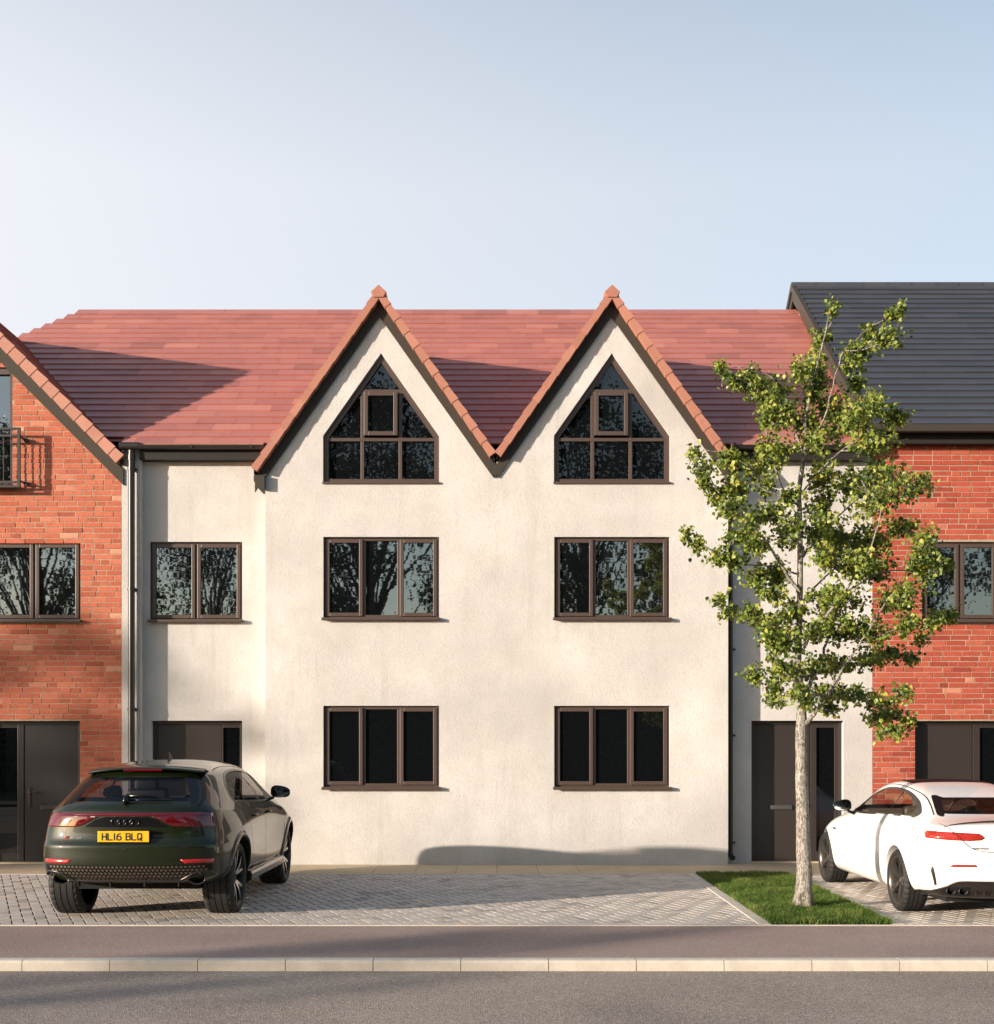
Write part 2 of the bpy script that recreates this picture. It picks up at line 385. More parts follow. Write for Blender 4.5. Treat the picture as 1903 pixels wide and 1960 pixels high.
def bricks(mb, y, zt, left, right, holes, tmat=0, seed=1, bl=.29, ch=.0803):
    """courses of single bricks, proud of a mortar sheet; left/right are functions of z; holes are (x0,x1,z0,z1)"""
    rnd = random.Random(seed); z = 0; k = 0; off = 0
    while z < zt:
        zc = z + ch/2; off = (off + bl/2 + rnd.choice((-.06, -.03, 0, .03, .06))) % bl
        a, b = left(zc), right(zc)
        if b > a:
            iv = [(a, b)]
            for (h0, h1, g0, g1) in holes:
                if g0 - .02 < zc < g1 + .0:
                    nv = []
                    for (p, q) in iv:
                        if h1 <= p or h0 >= q: nv.append((p, q)); continue
                        if h0 > p: nv.append((p, h0))
                        if h1 < q: nv.append((h1, q))
                    iv = nv
            for (p, q) in iv:
                x = (math.floor((p - off)/bl))*bl + off
                while x < q:
                    ln = bl if rnd.random() > .22 else bl*.5
                    x0, x1 = max(x, p), min(x + ln, q)
                    if q - x1 < .035: x1 = q; ln = q - x
                    if x1 - x0 > .02:
                        j = rnd.uniform(-.0035, .0025); e = rnd.uniform(-.0022, .0022)
                        tn = min(.93, max(0, rnd.gauss(.52, .22))); 
                        if rnd.random() < .025: tn = 1
                        g = .0055; zz0, zz1 = z + g + e, z + ch - g + e*.5
                        X0 = x0 + (g if x0 > p else 0); X1 = x1 - (g if x1 < q else 0); bv = .004
                        n = len(mb.v); Y = y + j
                        mb.v += [(X0,y+.02,zz0),(X1,y+.02,zz0),(X1,y+.02,zz1),(X0,y+.02,zz1),
                                 (X0,Y+bv,zz0),(X1,Y+bv,zz0),(X1,Y+bv,zz1),(X0,Y+bv,zz1),
                                 (X0+bv,Y,zz0+bv),(X1-bv,Y,zz0+bv),(X1-bv,Y+rnd.uniform(-.001,.002),zz1-bv),(X0+bv,Y,zz1-bv)]
                        for q_ in ((0,1,5,4),(1,2,6,5),(2,3,7,6),(3,0,4,7),(4,5,9,8),(5,6,10,9),(6,7,11,10),(7,4,8,11),(8,9,10,11)):
                            mb.f.append(tuple(n + i for i in q_)); mb.m.append(tmat); mb.t.append(tn)
                    x += ln
        z += ch; k += 1

def frame_bars(mb, x0, x1, z0, z1, w_, y0, y1):
    mb.box(x0, x0+w_, y0, y1, z0, z1); mb.box(x1-w_, x1, y0, y1, z0, z1)
    mb.box(x0+w_, x1-w_, y0, y1, z0, z0+w_); mb.box(x0+w_, x1-w_, y0, y1, z1-w_, z1)
def bevel_mod(o, wdt=.006, seg=2):
    b = o.modifiers.new('edge', 'BEVEL'); b.width = wdt; b.segments = seg; b.limit_method = 'ANGLE'; b.angle_limit = R(40)

def casement_window(root, px0, px1, py0, py1, D, lights, sashes, pane='pane', sill=True, setback=.055):
    """px/py: outline in the photo; lights: list of mullion positions; sashes: True where a light has an opening sash"""
    x0, x1, z1, z0 = X(px0, D), X(px1, D), Z(py0, D), Z(py1, D)
    y = D + setback; mb = MB()
    frame_bars(mb, x0, x1, z0, z1, .052, y, y + .07)
    xs = [x0 + .030] + [X(p, D) for p in lights] + [x1 - .030]
    for q in xs[1:-1]: mb.box(q-.026, q+.026, y+.001, y+.069, z0+.052, z1-.052)
    fr = mb.build('window', M['frame'], root); bevel_mod(fr, .005)
    for i in range(len(xs)-1):
        a, b = xs[i] + .004, xs[i+1] - .004; c0, c1 = z0 + .030, z1 - .030
        if i > 0: a += .012
        if i < len(xs)-2: b -= .012
        if sashes[i]:
            mb = MB(); frame_bars(mb, a, b, c0, c1, .055, y - .022, y - .0015)
            o = mb.build('sash', M['frame'], fr); bevel_mod(o, .006)
            g0, g1, h0, h1 = a+.04, b-.04, c0+.04, c1-.04; gy = y + .004
        else:
            g0, g1, h0, h1 = a+.012, b-.012, c0+.015, c1-.015; gy = y + .03
        mb = MB(); mb.box(g0, g1, gy, gy+.012, h0, h1); mb.build('pane', M[pane], fr)
    if sill:
        mb = MB(); mb.box(x0-.02, x1+.02, D-.075, y+.01, z0-.030, z0+.002); mb.box(x0-.02, x1+.02, D-.078, D-.068, z0-.042, z0-.0301)
        o = mb.build('sill', M['frame'], fr); bevel_mod(o, .004)
    return (x0, x1, z0, z1)

def offset_poly(pl, d):
    n = len(pl); out = []
    for i in range(n):
        p0, p1, p2 = Vector(pl[i-1]), Vector(pl[i]), Vector(pl[(i+1) % n])
        a = (p1-p0).normalized(); b = (p2-p1).normalized(); na = Vector((-a.y, a.x)); nb = Vector((-b.y, b.x))
        k = (na + nb).normalized(); s = d / max(.2, k.dot(na)); q = p1 + k*s; out.append((q.x, q.y))
    return out
def ring_prism(mb, outer, inner, y0, y1):
    n = len(outer)
    for i in range(n):
        j = (i+1) % n; a, b, c, d = outer[i], outer[j], inner[j], inner[i]
        mb.face([(a[0],y0,a[1]),(b[0],y0,b[1]),(c[0],y0,c[1]),(d[0],y0,d[1])])
        mb.face([(d[0],y0,d[1]),(c[0],y0,c[1]),(c[0],y1,c[1]),(d[0],y1,d[1])])
        mb.face([(b[0],y0,b[1]),(a[0],y0,a[1]),(a[0],y1,a[1]),(b[0],y1,b[1])])

def gable_window(root, xc, D):
    """pointed window: xc in photo px"""
    hw = 111; y = D + .05
    P = [(X(xc-hw,D),Z(925,D)),(X(xc+hw,D),Z(925,D)),(X(xc+hw,D),Z(834,D)),(X(xc,D),Z(675.6,D)),(X(xc-hw,D),Z(834,D))]
    inn = offset_poly(P, .075); mb = MB(); ring_prism(mb, P, inn, y, y+.09)
    x = lambda p: X(xc+p, D); z = lambda p: Z(p, D)
    h = .026
    mb.box(x(-hw)+.075, x(hw)-.075, y+.012, y+.08, z(839.5)-h, z(839.5)+h)
    for q in (-36.5, 36.5):
        mb.box(x(q)-h, x(q)+h, y+.014, y+.08, P[0][1]+.07, z(839.5)-h)
    for q in (-36.5, 36.5):
        mb.box(x(q)-h, x(q)+h, y+.016, y+.08, z(839.5)+h, z(752))
    mb.box(x(-36.5)-.08, x(36.5)+.08, y+.010, y+.082, z(752)-.005, z(743))
    fr = mb.build('window', M['frame'], root, fix=True); bevel_mod(fr, .004)
    mb = MB(); frame_bars(mb, x(-33), x(31.5), z(833), z(749), .062, y-.045, y+.008)
    o = mb.build('sash', M['frame'], fr); bevel_mod(o, .006)
    mb = MB(); mb.box(x(-29), x(28), y-.010, y+.005, z(829), z(753)); mb.build('pane', M['pane_flat'], fr)
    G = offset_poly(P, .05); yp = y + .05
    mb = MB(); mb.prism(G, 'y', yp, yp+.01); mb.build('pane', M['pane_flat'], fr, fix=True)
    mb = MB(); mb.box(P[0][0]-.01, P[1][0]+.01, D-.03, y+.01, P[0][1]-.012, P[0][1]+.018); o = mb.build('sill', M['frame'], fr); bevel_mod(o, .003)
    return P

def tiled_slope(mb, e0, e1, up, n, gauge, tw, seed, clip=None, thick=.018, shift=.5, m=0, nose=.0, skip=None):
    """courses of tiles; e0,e1: ends of the eave (Vector); up: unit vector up the slope; n: courses"""
    rnd = random.Random(seed); ax = (e1 - e0); ln = ax.length; ax.normalize(); nr = ax.cross(up).normalized(); off = 0
    for k in range(n):
        off = (off + tw*shift + rnd.uniform(-.05,.05)) % tw; x = off - tw
        lift0, lift1 = thick*2.0, thick*.75
        while x < ln:
            x0, x1 = max(x, 0), min(x + tw, ln); x += tw
            lo, hi = (0, ln) if clip is None else clip(k)
            x0, x1 = max(x0, lo), min(x1, hi)
            if x1 - x0 < .02 or (skip and skip(k, e0.x+x0, e0.x+x1)): continue
            a = e0 + ax*(x0+.0015); b = e0 + ax*(x1-.0015); u0 = up*(k*gauge - .012); u1 = up*((k+1)*gauge + .03)
            j = rnd.uniform(-.0012, .0012); th = thick
            P = [a+u0+nr*(lift0-th+j), b+u0+nr*(lift0-th+j), b+u1+nr*(lift1-th), a+u1+nr*(lift1-th),
                 a+u0+nr*(lift0+j), b+u0+nr*(lift0+j), b+u1+nr*lift1, a+u1+nr*lift1]
            t = min(1, max(0, rnd.gauss(.5, .2))); q0 = len(mb.v); mb.v += [tuple(p) for p in P]
            for q in ((0,3,2,1),(4,5,6,7),(0,1,5,4),(1,2,6,5),(2,3,7,6),(3,0,4,7)):
                mb.f.append(tuple(q0+i for i in q)); mb.m.append(m); mb.t.append(t)

def verge(root, apex, slope, xl, xr, yf, half_w=(1,1), board_d=.125, tile_h=.110, step=.247, tname='verge_tile', zcut=None):
    """bargeboards and interlocking verge tiles on the two edges of a gable; apex (x,z) is the outer tip"""
    th = math.atan(slope); c, s = math.cos(th), math.sin(th)
    for side, xe in ((-1, xl), (1, xr)):
        run = abs(xe - apex[0]); Ln = run / c
        A = Vector((apex[0], 0, apex[1])); d = Vector((side*c, 0, -s)); nin = Vector((-side*s, 0, -c))   # down the slope, inward
        mb = MB(); k = 0; u = .05
        while u < Ln - .02:
            e = min(u + step, Ln); o0, o1 = .000, -.010
            p = [A + d*u + nin*(.010), A + d*(e+.012) + nin*(-.006), A + d*(e+.012) + nin*tile_h, A + d*u + nin*(tile_h-.010)]
            yy0, yy1 = yf - .006, yf + .16
            q = [Vector((v.x, yy0 - (.008 if i in (1,2) else 0), v.z)) for i, v in enumerate(p)]; r_ = [Vector((v.x, yy1, v.z)) for v in p]
            t = random.random(); n0 = len(mb.v); mb.v += [tuple(v) for v in q + r_]
            for f in ((0,1,2,3),(7,6,5,4),(0,4,5,1),(1,5,6,2),(2,6,7,3),(3,7,4,0)):
                mb.f.append(tuple(n0+i for i in f)); mb.m.append(0); mb.t.append(t)
            u = e; k += 1
        o = mb.build('verge', M[tname], root, fix=True)
        mb = MB()
        off = tile_h - .004
        p0 = A + nin*off/1.0; 
        # mitred board: outer line offset `off`, inner line offset `off+board_d`
        def at(o_, x): return apex[1] - o_/c - abs(x - apex[0])*slope
        x_end = xe - side*.03
        za, zb = at(off, apex[0]), at(off+board_d, apex[0])
        P = [(apex[0], zb), (x_end, at(off+board_d, x_end)), (x_end, at(off, x_end)), (apex[0], za)]
        if zcut is not None:
            P = [(x, max(z, zcut)) if False else (x, z) for x, z in P]
        if side > 0: P = P[::1]
        mb.prism(P, 'y', yf + .115, yf + .145)
        bd = mb.build('bargeboard', M['board'], root, fix=True)

# ------------------------------------------------------------------ the rendered house
YF, YR, YL = 19.07, 19.37, 19.24
H = empty('rendered_house', (0, YF, 0), 'cream rendered house with two pointed gables under a red tiled roof', 'house')
XL, XR = -3.458, 3.450
G1, G2, ZA, SL, YV = -1.753, 1.704, 8.575, 1.414, 18.92
wa = lambda x: min(ZA - .15 - abs(x-G1)*SL, 99); wb = lambda x: ZA - .15 - abs(x-G2)*SL
XV = (G1+G2)/2
def rect(px0, px1, py0, py1, D): return [(X(px0,D),Z(py1,D)),(X(px1,D),Z(py1,D)),(X(px1,D),Z(py0,D)),(X(px0,D),Z(py0,D))]
holes = []
for c in (729.5, 1171.5):
    holes.append([(X(c-111,YF),Z(925,YF)),(X(c+111,YF),Z(925,YF)),(X(c+111,YF),Z(834,YF)),(X(c,YF),Z(675.6,YF)),(X(c-111,YF),Z(834,YF))])
for (a, b) in ((619, 840.5), (1061, 1282)):
    holes.append(rect(a, b, 1027.6, 1183, YF)); holes.append(rect(a, b, 1351, 1506.5, YF))
outer = [(XL,-.05),(XR,-.05),(XR,wb(XR)),(G2,wb(G2)),(XV,wb(XV)),(G1,wa(G1)),(XL,wa(XL))]
mb = MB(); wall(mb, outer, holes, YF, .36, .12)
# recessed wings, with the pilaster on the left
XP0, XP1, XRR = -5.653, -5.372, 5.69
ZT = 6.33
wall(mb, [(XP1,-.05),(XL,-.05),(XL,ZT),(XP1,ZT)], [rect(286.6,463.6,1037,1187,YR), rect(289,463.5,1379.5,1651,YR)], YR, .3, .16)
wall(mb, [(XP0,-.05),(XP1,-.05),(XP1,ZT),(XP0,ZT)], [], YL, .3)
wall(mb, [(XR,-.05),(XRR,-.05),(XRR,ZT),(XR,ZT)], [rect(1438.6,1615,1379.5,1651,YR)], YR, .3, .16)
# plain side and back walls so that the house is closed
mb.box(XP0, XRR, 28.0, 28.2, -.05, 6.3); mb.box(XP0, XP0+.1, 19.6, 28, -.05, 6.2); mb.box(XRR-.1, XRR, 19.7, 28, -.05, 6.2)
mb.build('wall', M['render'], H)
# main roof: front slope with a hip at the left
RY0, RZ0, RY1, RZ1 = 19.18, 6.29, 23.9, 9.93
up = Vector((0, RY1-RY0, RZ1-RZ0)); RL = up.length; up.normalize()
NC = 24; ga = RL / NC
eL, eR = -11.0, 5.60
mb = MB()
hip = lambda k: (max(5.36 if k == 0 else 0, (k*ga/RL)*( -7.69 - eL)), eR - eL)
tiled_slope(mb, Vector((eL,RY0,RZ0)), Vector((eR,RY0,RZ0)), up, NC, ga, .585, 5, clip=hip, shift=.47, skip=lambda k, a, b: k == 0 and ((a > -3.25 and b < -.25) or (a > .2 and b < 3.2)))
# underlay, hip side, back slope
mb.face([(eL,RY0+.14,RZ0+.088),(eR,RY0+.14,RZ0+.088),(eR,RY1,RZ1-.01),(-7.69,RY1,RZ1-.01)], t=.3)
mb.face([(eL,RY0+.14,RZ0+.088),(-7.69,RY1,RZ1-.01),(eL,28.4,RZ0-.02)], t=.4)
mb.face([(eL,28.4,RZ0-.02),(-7.69,RY1,RZ1-.01),(eR,RY1,RZ1-.01),(eR,28.4,RZ0-.02)], t=.4)
mr = mb.build('roof', M['roof_red'], H)
# rounded eave nosing tiles
for (a, b) in ((XP0+.02, -3.5), (3.5, 5.52)):
    mb = MB(); x = a
    while x < b:
        x1 = min(x+.585, b); t = random.random()
        mb.tube([(x+.002,RY0+.0,RZ0-.018),(x1-.002,RY0+.0,RZ0-.018)], .046, 12, t=t); x = x1
    mb.build('eave_tile', M['verge_tile'], H, smooth=False)
# gable roofs
for xc in (G1, G2):
    gr = []
    mb = MB(); zt = ZA - .035
    for sd in (-1, 1):
        xo = xc + sd*(1.86 if sd*xc > 0 else 1.70); e = Vector((xo, YV+.05, zt - abs(xo-xc)*SL)); f = Vector((xo, 22.4, zt - abs(xo-xc)*SL))
        upv = Vector((xc-xo, 0, abs(xo-xc)*SL)); ln = upv.length; upv.normalize()
        n = round(ln/.243)
        if sd > 0: tiled_slope(mb, e, f, upv, n, ln/n, .585, 7, shift=.5, thick=.014)
        else: tiled_slope(mb, f, e, upv, n, ln/n, .585, 8, shift=.5, thick=.014)
    mb.build('gable_roof', M['roof_red'], H)
    mb = MB(); hz = ZA - .06; d = .07
    for sd in (-1, 1):
        xo = xc + sd*(1.86 if sd*xc > 0 else 1.715)
        q = [(xc,hz),(xo,hz-abs(xo-xc)*SL),(xo,hz-d-abs(xo-xc)*SL),(xc,hz-d)]
        mb.prism(q if sd < 0 else q[::-1], 'y', YV+.05, 22.3)
    mb.build('gable_soffit', M['fascia'], H, fix=True)
    verge(H, (xc, ZA), SL, xc-1.885 if xc < 0 else XV, XV if xc < 0 else xc+1.885, YV)
    # ridge end tile
    mb = MB(); z0 = ZA
    P = [(xc-.075,z0-.165),(xc+.075,z0-.165),(xc+.115,z0-.085),(xc,z0+.02),(xc-.115,z0-.085)]
    mb.prism(P, 'y', YV-.03, YV+.3, t=.3)
    mb.prism([(xc-.105,z0-.10),(xc+.105,z0-.10),(xc,z0+.02)], 'y', YV+.3, 22.0, t=.5)
    o = mb.build('ridge_tile', M['verge_tile'], H, fix=True); bevel_mod(o, .006)
# boxed corners at the feet of the gables
for sx, xc in ((-1, G1), (1, G2)):
    mb = MB(); xo = xc + sx*1.86; a, b = sorted((xo, xo - sx*.16))
    zt_ = ZA - 1.86*SL - .20
    q = [(a, zt_-.04), (a+.07 if sx < 0 else a, zt_-.15), (b if sx < 0 else b-.07, zt_-.15), (b, zt_-.04), (b, zt_+.05), (a, zt_+.05)]
    mb.prism(q, 'y', YV+.05, YR+.01)
    o = mb.build('gable_foot', M['board'], H, fix=True)
# V shaped board where the gables meet
mb = MB(); zv = ZA - (XV-G1)*SL
mb.prism([(XV, zv-.345), (XV+.12, zv-.17), (XV-.12, zv-.17)], 'y', YV+.114, YV+.146); mb.build('valley_board', M['board'], H, fix=True)
# fascia, gutter, downpipes
def eave(root, x0, x1, fasc=True, y=YR):
    mb = MB(); mb.box(x0, x1, y-.17, y-.145, 6.075, 6.215); mb.box(x0, x1, y-.145, y+.02, 6.078, 6.09)
    mb.build('fascia', M['fascia'], root)
    mb = MB(); yg, zg, r = y-.235, 6.268, .058; seg = 10
    for k in range(seg):
        a0, a1 = math.pi*(1+k/seg), math.pi*(1+(k+1)/seg)
        p = [(yg+math.cos(a)*r, zg-.002+math.sin(a)*r) for a in (a0, a1)]
        mb.face([(x0,p[0][0],p[0][1]),(x1,p[0][0],p[0][1]),(x1,p[1][0],p[1][1]),(x0,p[1][0],p[1][1])])
    mb.box(x0, x1, yg-r-.006, yg-r+.004, zg-.008, zg+.004)
    for xe in (x0, x1): mb.tube([(xe-.004,yg,zg-.004),(xe+.004,yg,zg-.004)], r*.99, 14)
    x = x0 + .8
    while x < x1: mb.box(x-.018, x+.018, yg-r-.009, yg-r+.006, zg-.045, zg+.006); x += .9
    mb.build('gutter', M['gutter'], root, smooth=False)
eave(H, XP0+.28, XL-.02); eave(H, 3.56, 5.56)
mb = MB(); xd, yd = X(251.5, YL-.09), YL-.085
mb.tube([(xd,yd,.05),(xd,yd,6.20)], .049, 20)
for z in (.5, 2.3, 4.1, 5.9): mb.tube([(xd,yd,z),(xd,yd,z+.05)], .055, 20); mb.box(xd-.07, xd+.07, yd+.03, YL, z+.01, z+.04)
mb.tube([(xd,yd,6.05),(xd,yd,6.13)], .056, 20)
smooth_by_angle(mb.build('downpipe', M['gutter'], H).data)
mb = MB(); mb.tube([(XP0+.0,YR-.235,6.265),(XP0+.29,YR-.235,6.265)], .057, 14); mb.build('gutter_end', M['gutter'], H)
mb = MB(); xd = X(1398.5, YR-.06); yd = YR - .06
mb.tube([(xd,yd,.16),(xd,yd,6.15)], .036, 16); mb.tube([(xd,yd,.16),(xd+.01,yd-.02,.10),(xd+.03,yd-.06,.08)], .04, 14)
for z in (.28, 1.9, 3.2, 4.6): mb.tube([(xd,yd,z),(xd,yd,z+.06)], .043, 16); mb.box(xd+.02, xd+.075, yd-.01, yd+.03, z+.015, z+.045)
smooth_by_angle(mb.build('downpipe', M['gutter'], H).data)
# windows
for c in (729.5, 1171.5): gable_window(H, c, YF)
for (a, b) in ((619, 840.5), (1061, 1282)):
    w3 = [a + (b-a)*.348, a + (b-a)*.651]
    casement_window(H, a, b, 1027.6, 1183, YF, w3, (True, False, True))
    casement_window(H, a, b, 1351, 1506.5, YF, w3, (True, False, True), pane='pane_flat')
casement_window(H, 286.6, 463.6, 1037, 1187, YR, [374.5], (True, True))

def door_set(root, px0, px1, py0, py1, D, leaf, glass, post=None, setback=.11, letter=None, handle=None, leafmat='door', framemat='door_brown'):
    x0, x1, z1, z0 = X(px0,D), X(px1,D), Z(py0,D), 0.0
    y = D + setback; mb = MB(); fw = .055
    mb.box(x0, x0+fw, y, y+.08, z0, z1); mb.box(x1-fw, x1, y, y+.08, z0, z1); mb.box(x0+fw, x1-fw, y, y+.08, z1-fw, z1)
    mb.box(x0+fw, x1-fw, y+.005, y+.08, z0, z0+.03)
    lx0, lx1 = X(leaf[0],D), X(leaf[1],D); gx0, gx1 = X(glass[0],D), X(glass[1],D)
    p0, p1 = (lx1, gx0) if gx0 > lx0 else (gx1, lx0)
    mb.box(p0+.004, p1, y+.012, y+.075, z0+.03, z1-fw)
    if gx0 > lx0: mb.box(gx1, x1-fw, y+.014, y+.075, z0+.03, z1-fw)
    mb.box(min(gx0,gx1)-.001, max(gx0,gx1)+.001, y+.013, y+.07, z0+.03, z0+.16); mb.box(gx0, gx1, y+.013, y+.07, z1-fw-.05, z1-fw)
    fr = mb.build('door_frame', M[framemat], root); bevel_mod(fr, .005)
    mb = MB(); mb.box(lx0+.006, lx1-.006, y+.022, y+.065, z0+.012, z1-fw-.004); lf = mb.build('door', M[leafmat], root); bevel_mod(lf, .004)
    mb = MB(); mb.box(gx0-.01, gx1+.01, y+.04, y+.05, z0+.1, z1-fw-.03); mb.build('side_pane', M['pane_flat'], fr)
    if letter:
        a, b, zc = X(letter[0],D), X(letter[1],D), Z(letter[2],D)
        mb = MB(); mb.box(a, b, y-.006, y+.021, zc-.034, zc+.034); mb.box(a+.02, b-.02, y-.012, y-.0061, zc-.022, zc+.024)
        o = mb.build('letter_plate', letter[3], lf); bevel_mod(o, .004)
    if handle:
        a, zc, dr = X(handle[0],D), Z(handle[1],D), handle[2]
        mb = MB(); mb.box(a-.02, a+.02, y+.008, y+.0215, zc-.22, zc+.06); mb.tube([(a,y+.01,zc),(a,y-.035,zc),(a+dr*.02,y-.04,zc),(a+dr*.13,y-.04,zc+.004)], .010, 8)
        o = mb.build('handle', M['metal_dark'], lf)
    mb = MB(); mb.box(x0-.0, x1+.0, D-.02, y+.0, -.03, .018); mb.build('threshold', M['slab'], fr)
M['metal_dark'] = mat('dark_bronze', (.10,.085,.08), .35, .9)
door_set(H, 289, 463.5, 1379.5, 1651, YR, (295,421), (424,457), letter=(330,372,1545,M['metal_grey']), leafmat='door_brown')
door_set(H, 1438.6, 1615, 1379.5, 1651, YR, (1443,1555), (1567,1602), letter=(1477,1519,1546,M['metal_grey']), handle=(1546,1541,-1), leafmat='door_brown')

# ------------------------------------------------------------------ left brick house
HB = empty('brick_house', (-8.4, YL, 0), 'orange red brick house with wide gable and juliet balcony, left of the rendered house', 'house')
GA = (-8.42, 8.955); BX0, BX1 = -11.2, -5.655
hz = [(X(-26,YL), X(154,YL), Z(1191,YL), Z(1037,YL)), (X(-30,YL), X(153,YL), -.1, Z(1380,YL)), (-8.42-1.135, X(24,YL), Z(930,YL), Z(701,YL))]
mb = MB()
bricks(mb, YL, 8.7, lambda z: max(BX0, GA[0] - (GA[1]-.25-z)), lambda z: min(BX1, GA[0] + (GA[1]-.25-z)), hz, seed=4)
mb.build('brickwork', M['brick_orange'], HB)
mb = MB(); g = .25
hole = lambda h: [(h[0],max(h[2],.0)),(h[1],max(h[2],.0)),(h[1],h[3]),(h[0],h[3])]
gw = hz[2]; hp = [(gw[0],gw[2]),(gw[1],gw[2]),(gw[1],gw[3]),(GA[0],gw[3]+1.05),(gw[0],gw[3])]
wall(mb, [(BX0,-.05),(BX1-.003,-.05),(BX1-.003,6.0),(GA[0],GA[1]-.22),(BX0,6.0)], [hole(hz[0]), hole(hz[1]), hp], YL+.0045, .3, .16)
mb.box(BX0, BX0+.1, 19.6, 28, 0, 5.9); mb.box(BX0, BX1, 28, 28.2, 0, 5.9)
mb.build('wall', M['mortar'], HB)
verge(HB, GA, 1.0, GA[0]-2.83, GA[0]+2.83, 19.10, board_d=.165, tile_h=.165, step=.236)
mb = MB(); zt = GA[1] - .04
for sd in (-1, 1):
    xo = GA[0] + sd*2.82; e = Vector((xo, 19.13, zt-2.82)); f = Vector((xo, 25.5, zt-2.82)); upv = Vector((-sd, 0, 1)).normalized()
    ln = 2.82*math.sqrt(2); n = round(ln/.243)
    if sd > 0: tiled_slope(mb, e, f, upv, n, ln/n, .585, 17, thick=.018)
    else: tiled_slope(mb, f, e, upv, n, ln/n, .585, 18, thick=.018)
mb.build('roof', M['roof_red'], HB)
mb = MB()
for sd in (-1, 1):
    xo = GA[0] + sd*2.80; hzz = zt - .02
    q = [(GA[0],hzz),(xo,hzz-2.80),(xo,hzz-2.90),(GA[0],hzz-.10)]; mb.prism(q if sd < 0 else q[::-1], 'y', 19.15, 25.4)
mb.build('roof_soffit', M['fascia'], HB, fix=True)
casement_window(HB, -26, 154, 1037, 1187, YL, [64.5], (True, True))
door_set(HB, -30, 153, 1380, 1651, YL, (40,148), (-18,27), letter=(72,112,1546,M['metal_dark']), handle=(50,1517,1), leafmat='door', framemat='door')
# tall pointed window behind the balcony
P = hp; y = YL + .045
P = [(p[0], p[1]) for p in hp]
mb = MB(); inn = offset_poly(P, .055); ring_prism(mb, P, inn, y, y+.09)
zt_ = Z(708.5, YL); mb.box(gw[0]+.055, gw[1]-.055, y-.004, y+.08, zt_-.052, zt_+.052); mb.box(GA[0]-.04, GA[0]+.04, y+.01, y+.08, gw[2]+.05, zt_-.05)
fr = mb.build('window', M['frame'], HB, fix=True); bevel_mod(fr, .004)
mb = MB(); mb.prism(offset_poly(P, .04), 'y', y+.05, y+.06); mb.build('pane', M['pane'], fr, fix=True)
mb = MB(); mb.box(gw[0]-.05, gw[1]+.06, YL-.14, y+.01, Z(936,YL), Z(931,YL)); mb.build('sill', M['frame'], fr)
mb = MB(); a, b, yb = gw[0]-.12, X(39, YL-.20), YL-.20; zt_, zb_ = Z(818.5,yb), Z(933,yb)
for z in (zt_-.016, zt_-.12, zb_+.08, zb_+.016): mb.box(a, b, yb-.016, yb+.016, z-.016, z+.016)
mb.box(b-.04, b, yb-.02, yb+.02, zb_, zt_); mb.box(a, a+.04, yb-.02, yb+.02, zb_, zt_)
x = b - .14
while x > a + .05: mb.box(x-.006, x+.006, yb-.006, yb+.006, zb_+.09, zt_-.13); x -= .112
for z in (zt_-.14, zb_+.10):
    for xx in (b-.005, a+.005): mb.tube([(xx,yb,z),(xx+.012,YL+.01,z)], .014, 8); mb.tube([(xx+.03,YL-.06,z-.01),(xx+.03,YL+.005,z-.01)], .035, 10)
bc = mb.build('balcony_rail', M['rail'], HB)

# ------------------------------------------------------------------ right brick house
HR = empty('brick_house', (8.5, YR, 0), 'red brick house with dark grey roof behind the street tree', 'house')
BX0, BX1 = 5.693, 13.0; ZB = 6.40
hz = [(X(1765.5,YR), X(1913,YR), Z(1191,YR), Z(1037,YR)), (X(1752,YR), X(1935,YR), -.1, Z(1380,YR))]
mb = MB(); bricks(mb, YR, ZB-.05, lambda z: BX0, lambda z: BX1, hz, seed=9); mb.build('brickwork', M['brick_red'], HR)
mb = MB(); wall(mb, [(BX0+.003,-.05),(BX1,-.05),(BX1,ZB),(BX0+.003,ZB)], [hole(hz[0]), hole(hz[1])], YR+.0045, .3, .16)
XG = 5.56
mb.prism([(19.55,6.3),(28.5,6.3),(24.05,10.30)], 'x', BX0+.02, BX0+.1)
mb.box(BX0, BX1, 28.7, 28.9, 0, 6.3); mb.box(BX1-.1, BX1, 19.7, 28.7, 0, 6.3)
mb.build('wall', M['mortar'], HR)
DY0, DZ0, DY1, DZ1 = 19.10, 6.56, 24.05, 10.44
up = Vector((0, DY1-DY0, DZ1-DZ0)); RL2 = up.length; up.normalize(); n = 25
mb = MB(); tiled_slope(mb, Vector((XG+.02,DY0,DZ0)), Vector((13.2,DY0,DZ0)), up, n, RL2/n, .62, 31, thick=.022)
mb.face([(XG+.02,DY0,DZ0-.02),(13.2,DY0,DZ0-.02),(13.2,DY1,DZ1-.01),(XG+.02,DY1,DZ1-.01)])
mb.face([(XG+.02,DY1,DZ1-.01),(13.2,DY1,DZ1-.01),(13.2,29,DZ0-.02),(XG+.02,29,DZ0-.02)])
rf = mb.build('roof', M['roof_dark'], HR)
mb = MB(); x = XG - .02
while x < 13.2:
    t = random.random(); mb.tube([(x,DY1,DZ1-.005),(x+.44,DY1,DZ1-.005)], .085, 10, t=t); x += .45
mb.build('ridge_tiles', M['roof_dark'], HR)
mb = MB()   # verge cap and board on the left edge
q = [(DY0-.02,DZ0+.03),(DY1,DZ1+.05),(29,DZ0+.03),(29,DZ0-.10),(DY1,DZ1-.09),(DY0-.02,DZ0-.10)]
mb.prism([(DY0-.02,DZ0-.10),(DY1,DZ1-.09),(DY1,DZ1+.05),(DY0-.02,DZ0+.04)], 'x', XG-.03, XG+.05)
mb.prism([(DY1,DZ1-.09),(29,DZ0-.10),(29,DZ0+.04),(DY1,DZ1+.05)], 'x', XG-.03, XG+.05)
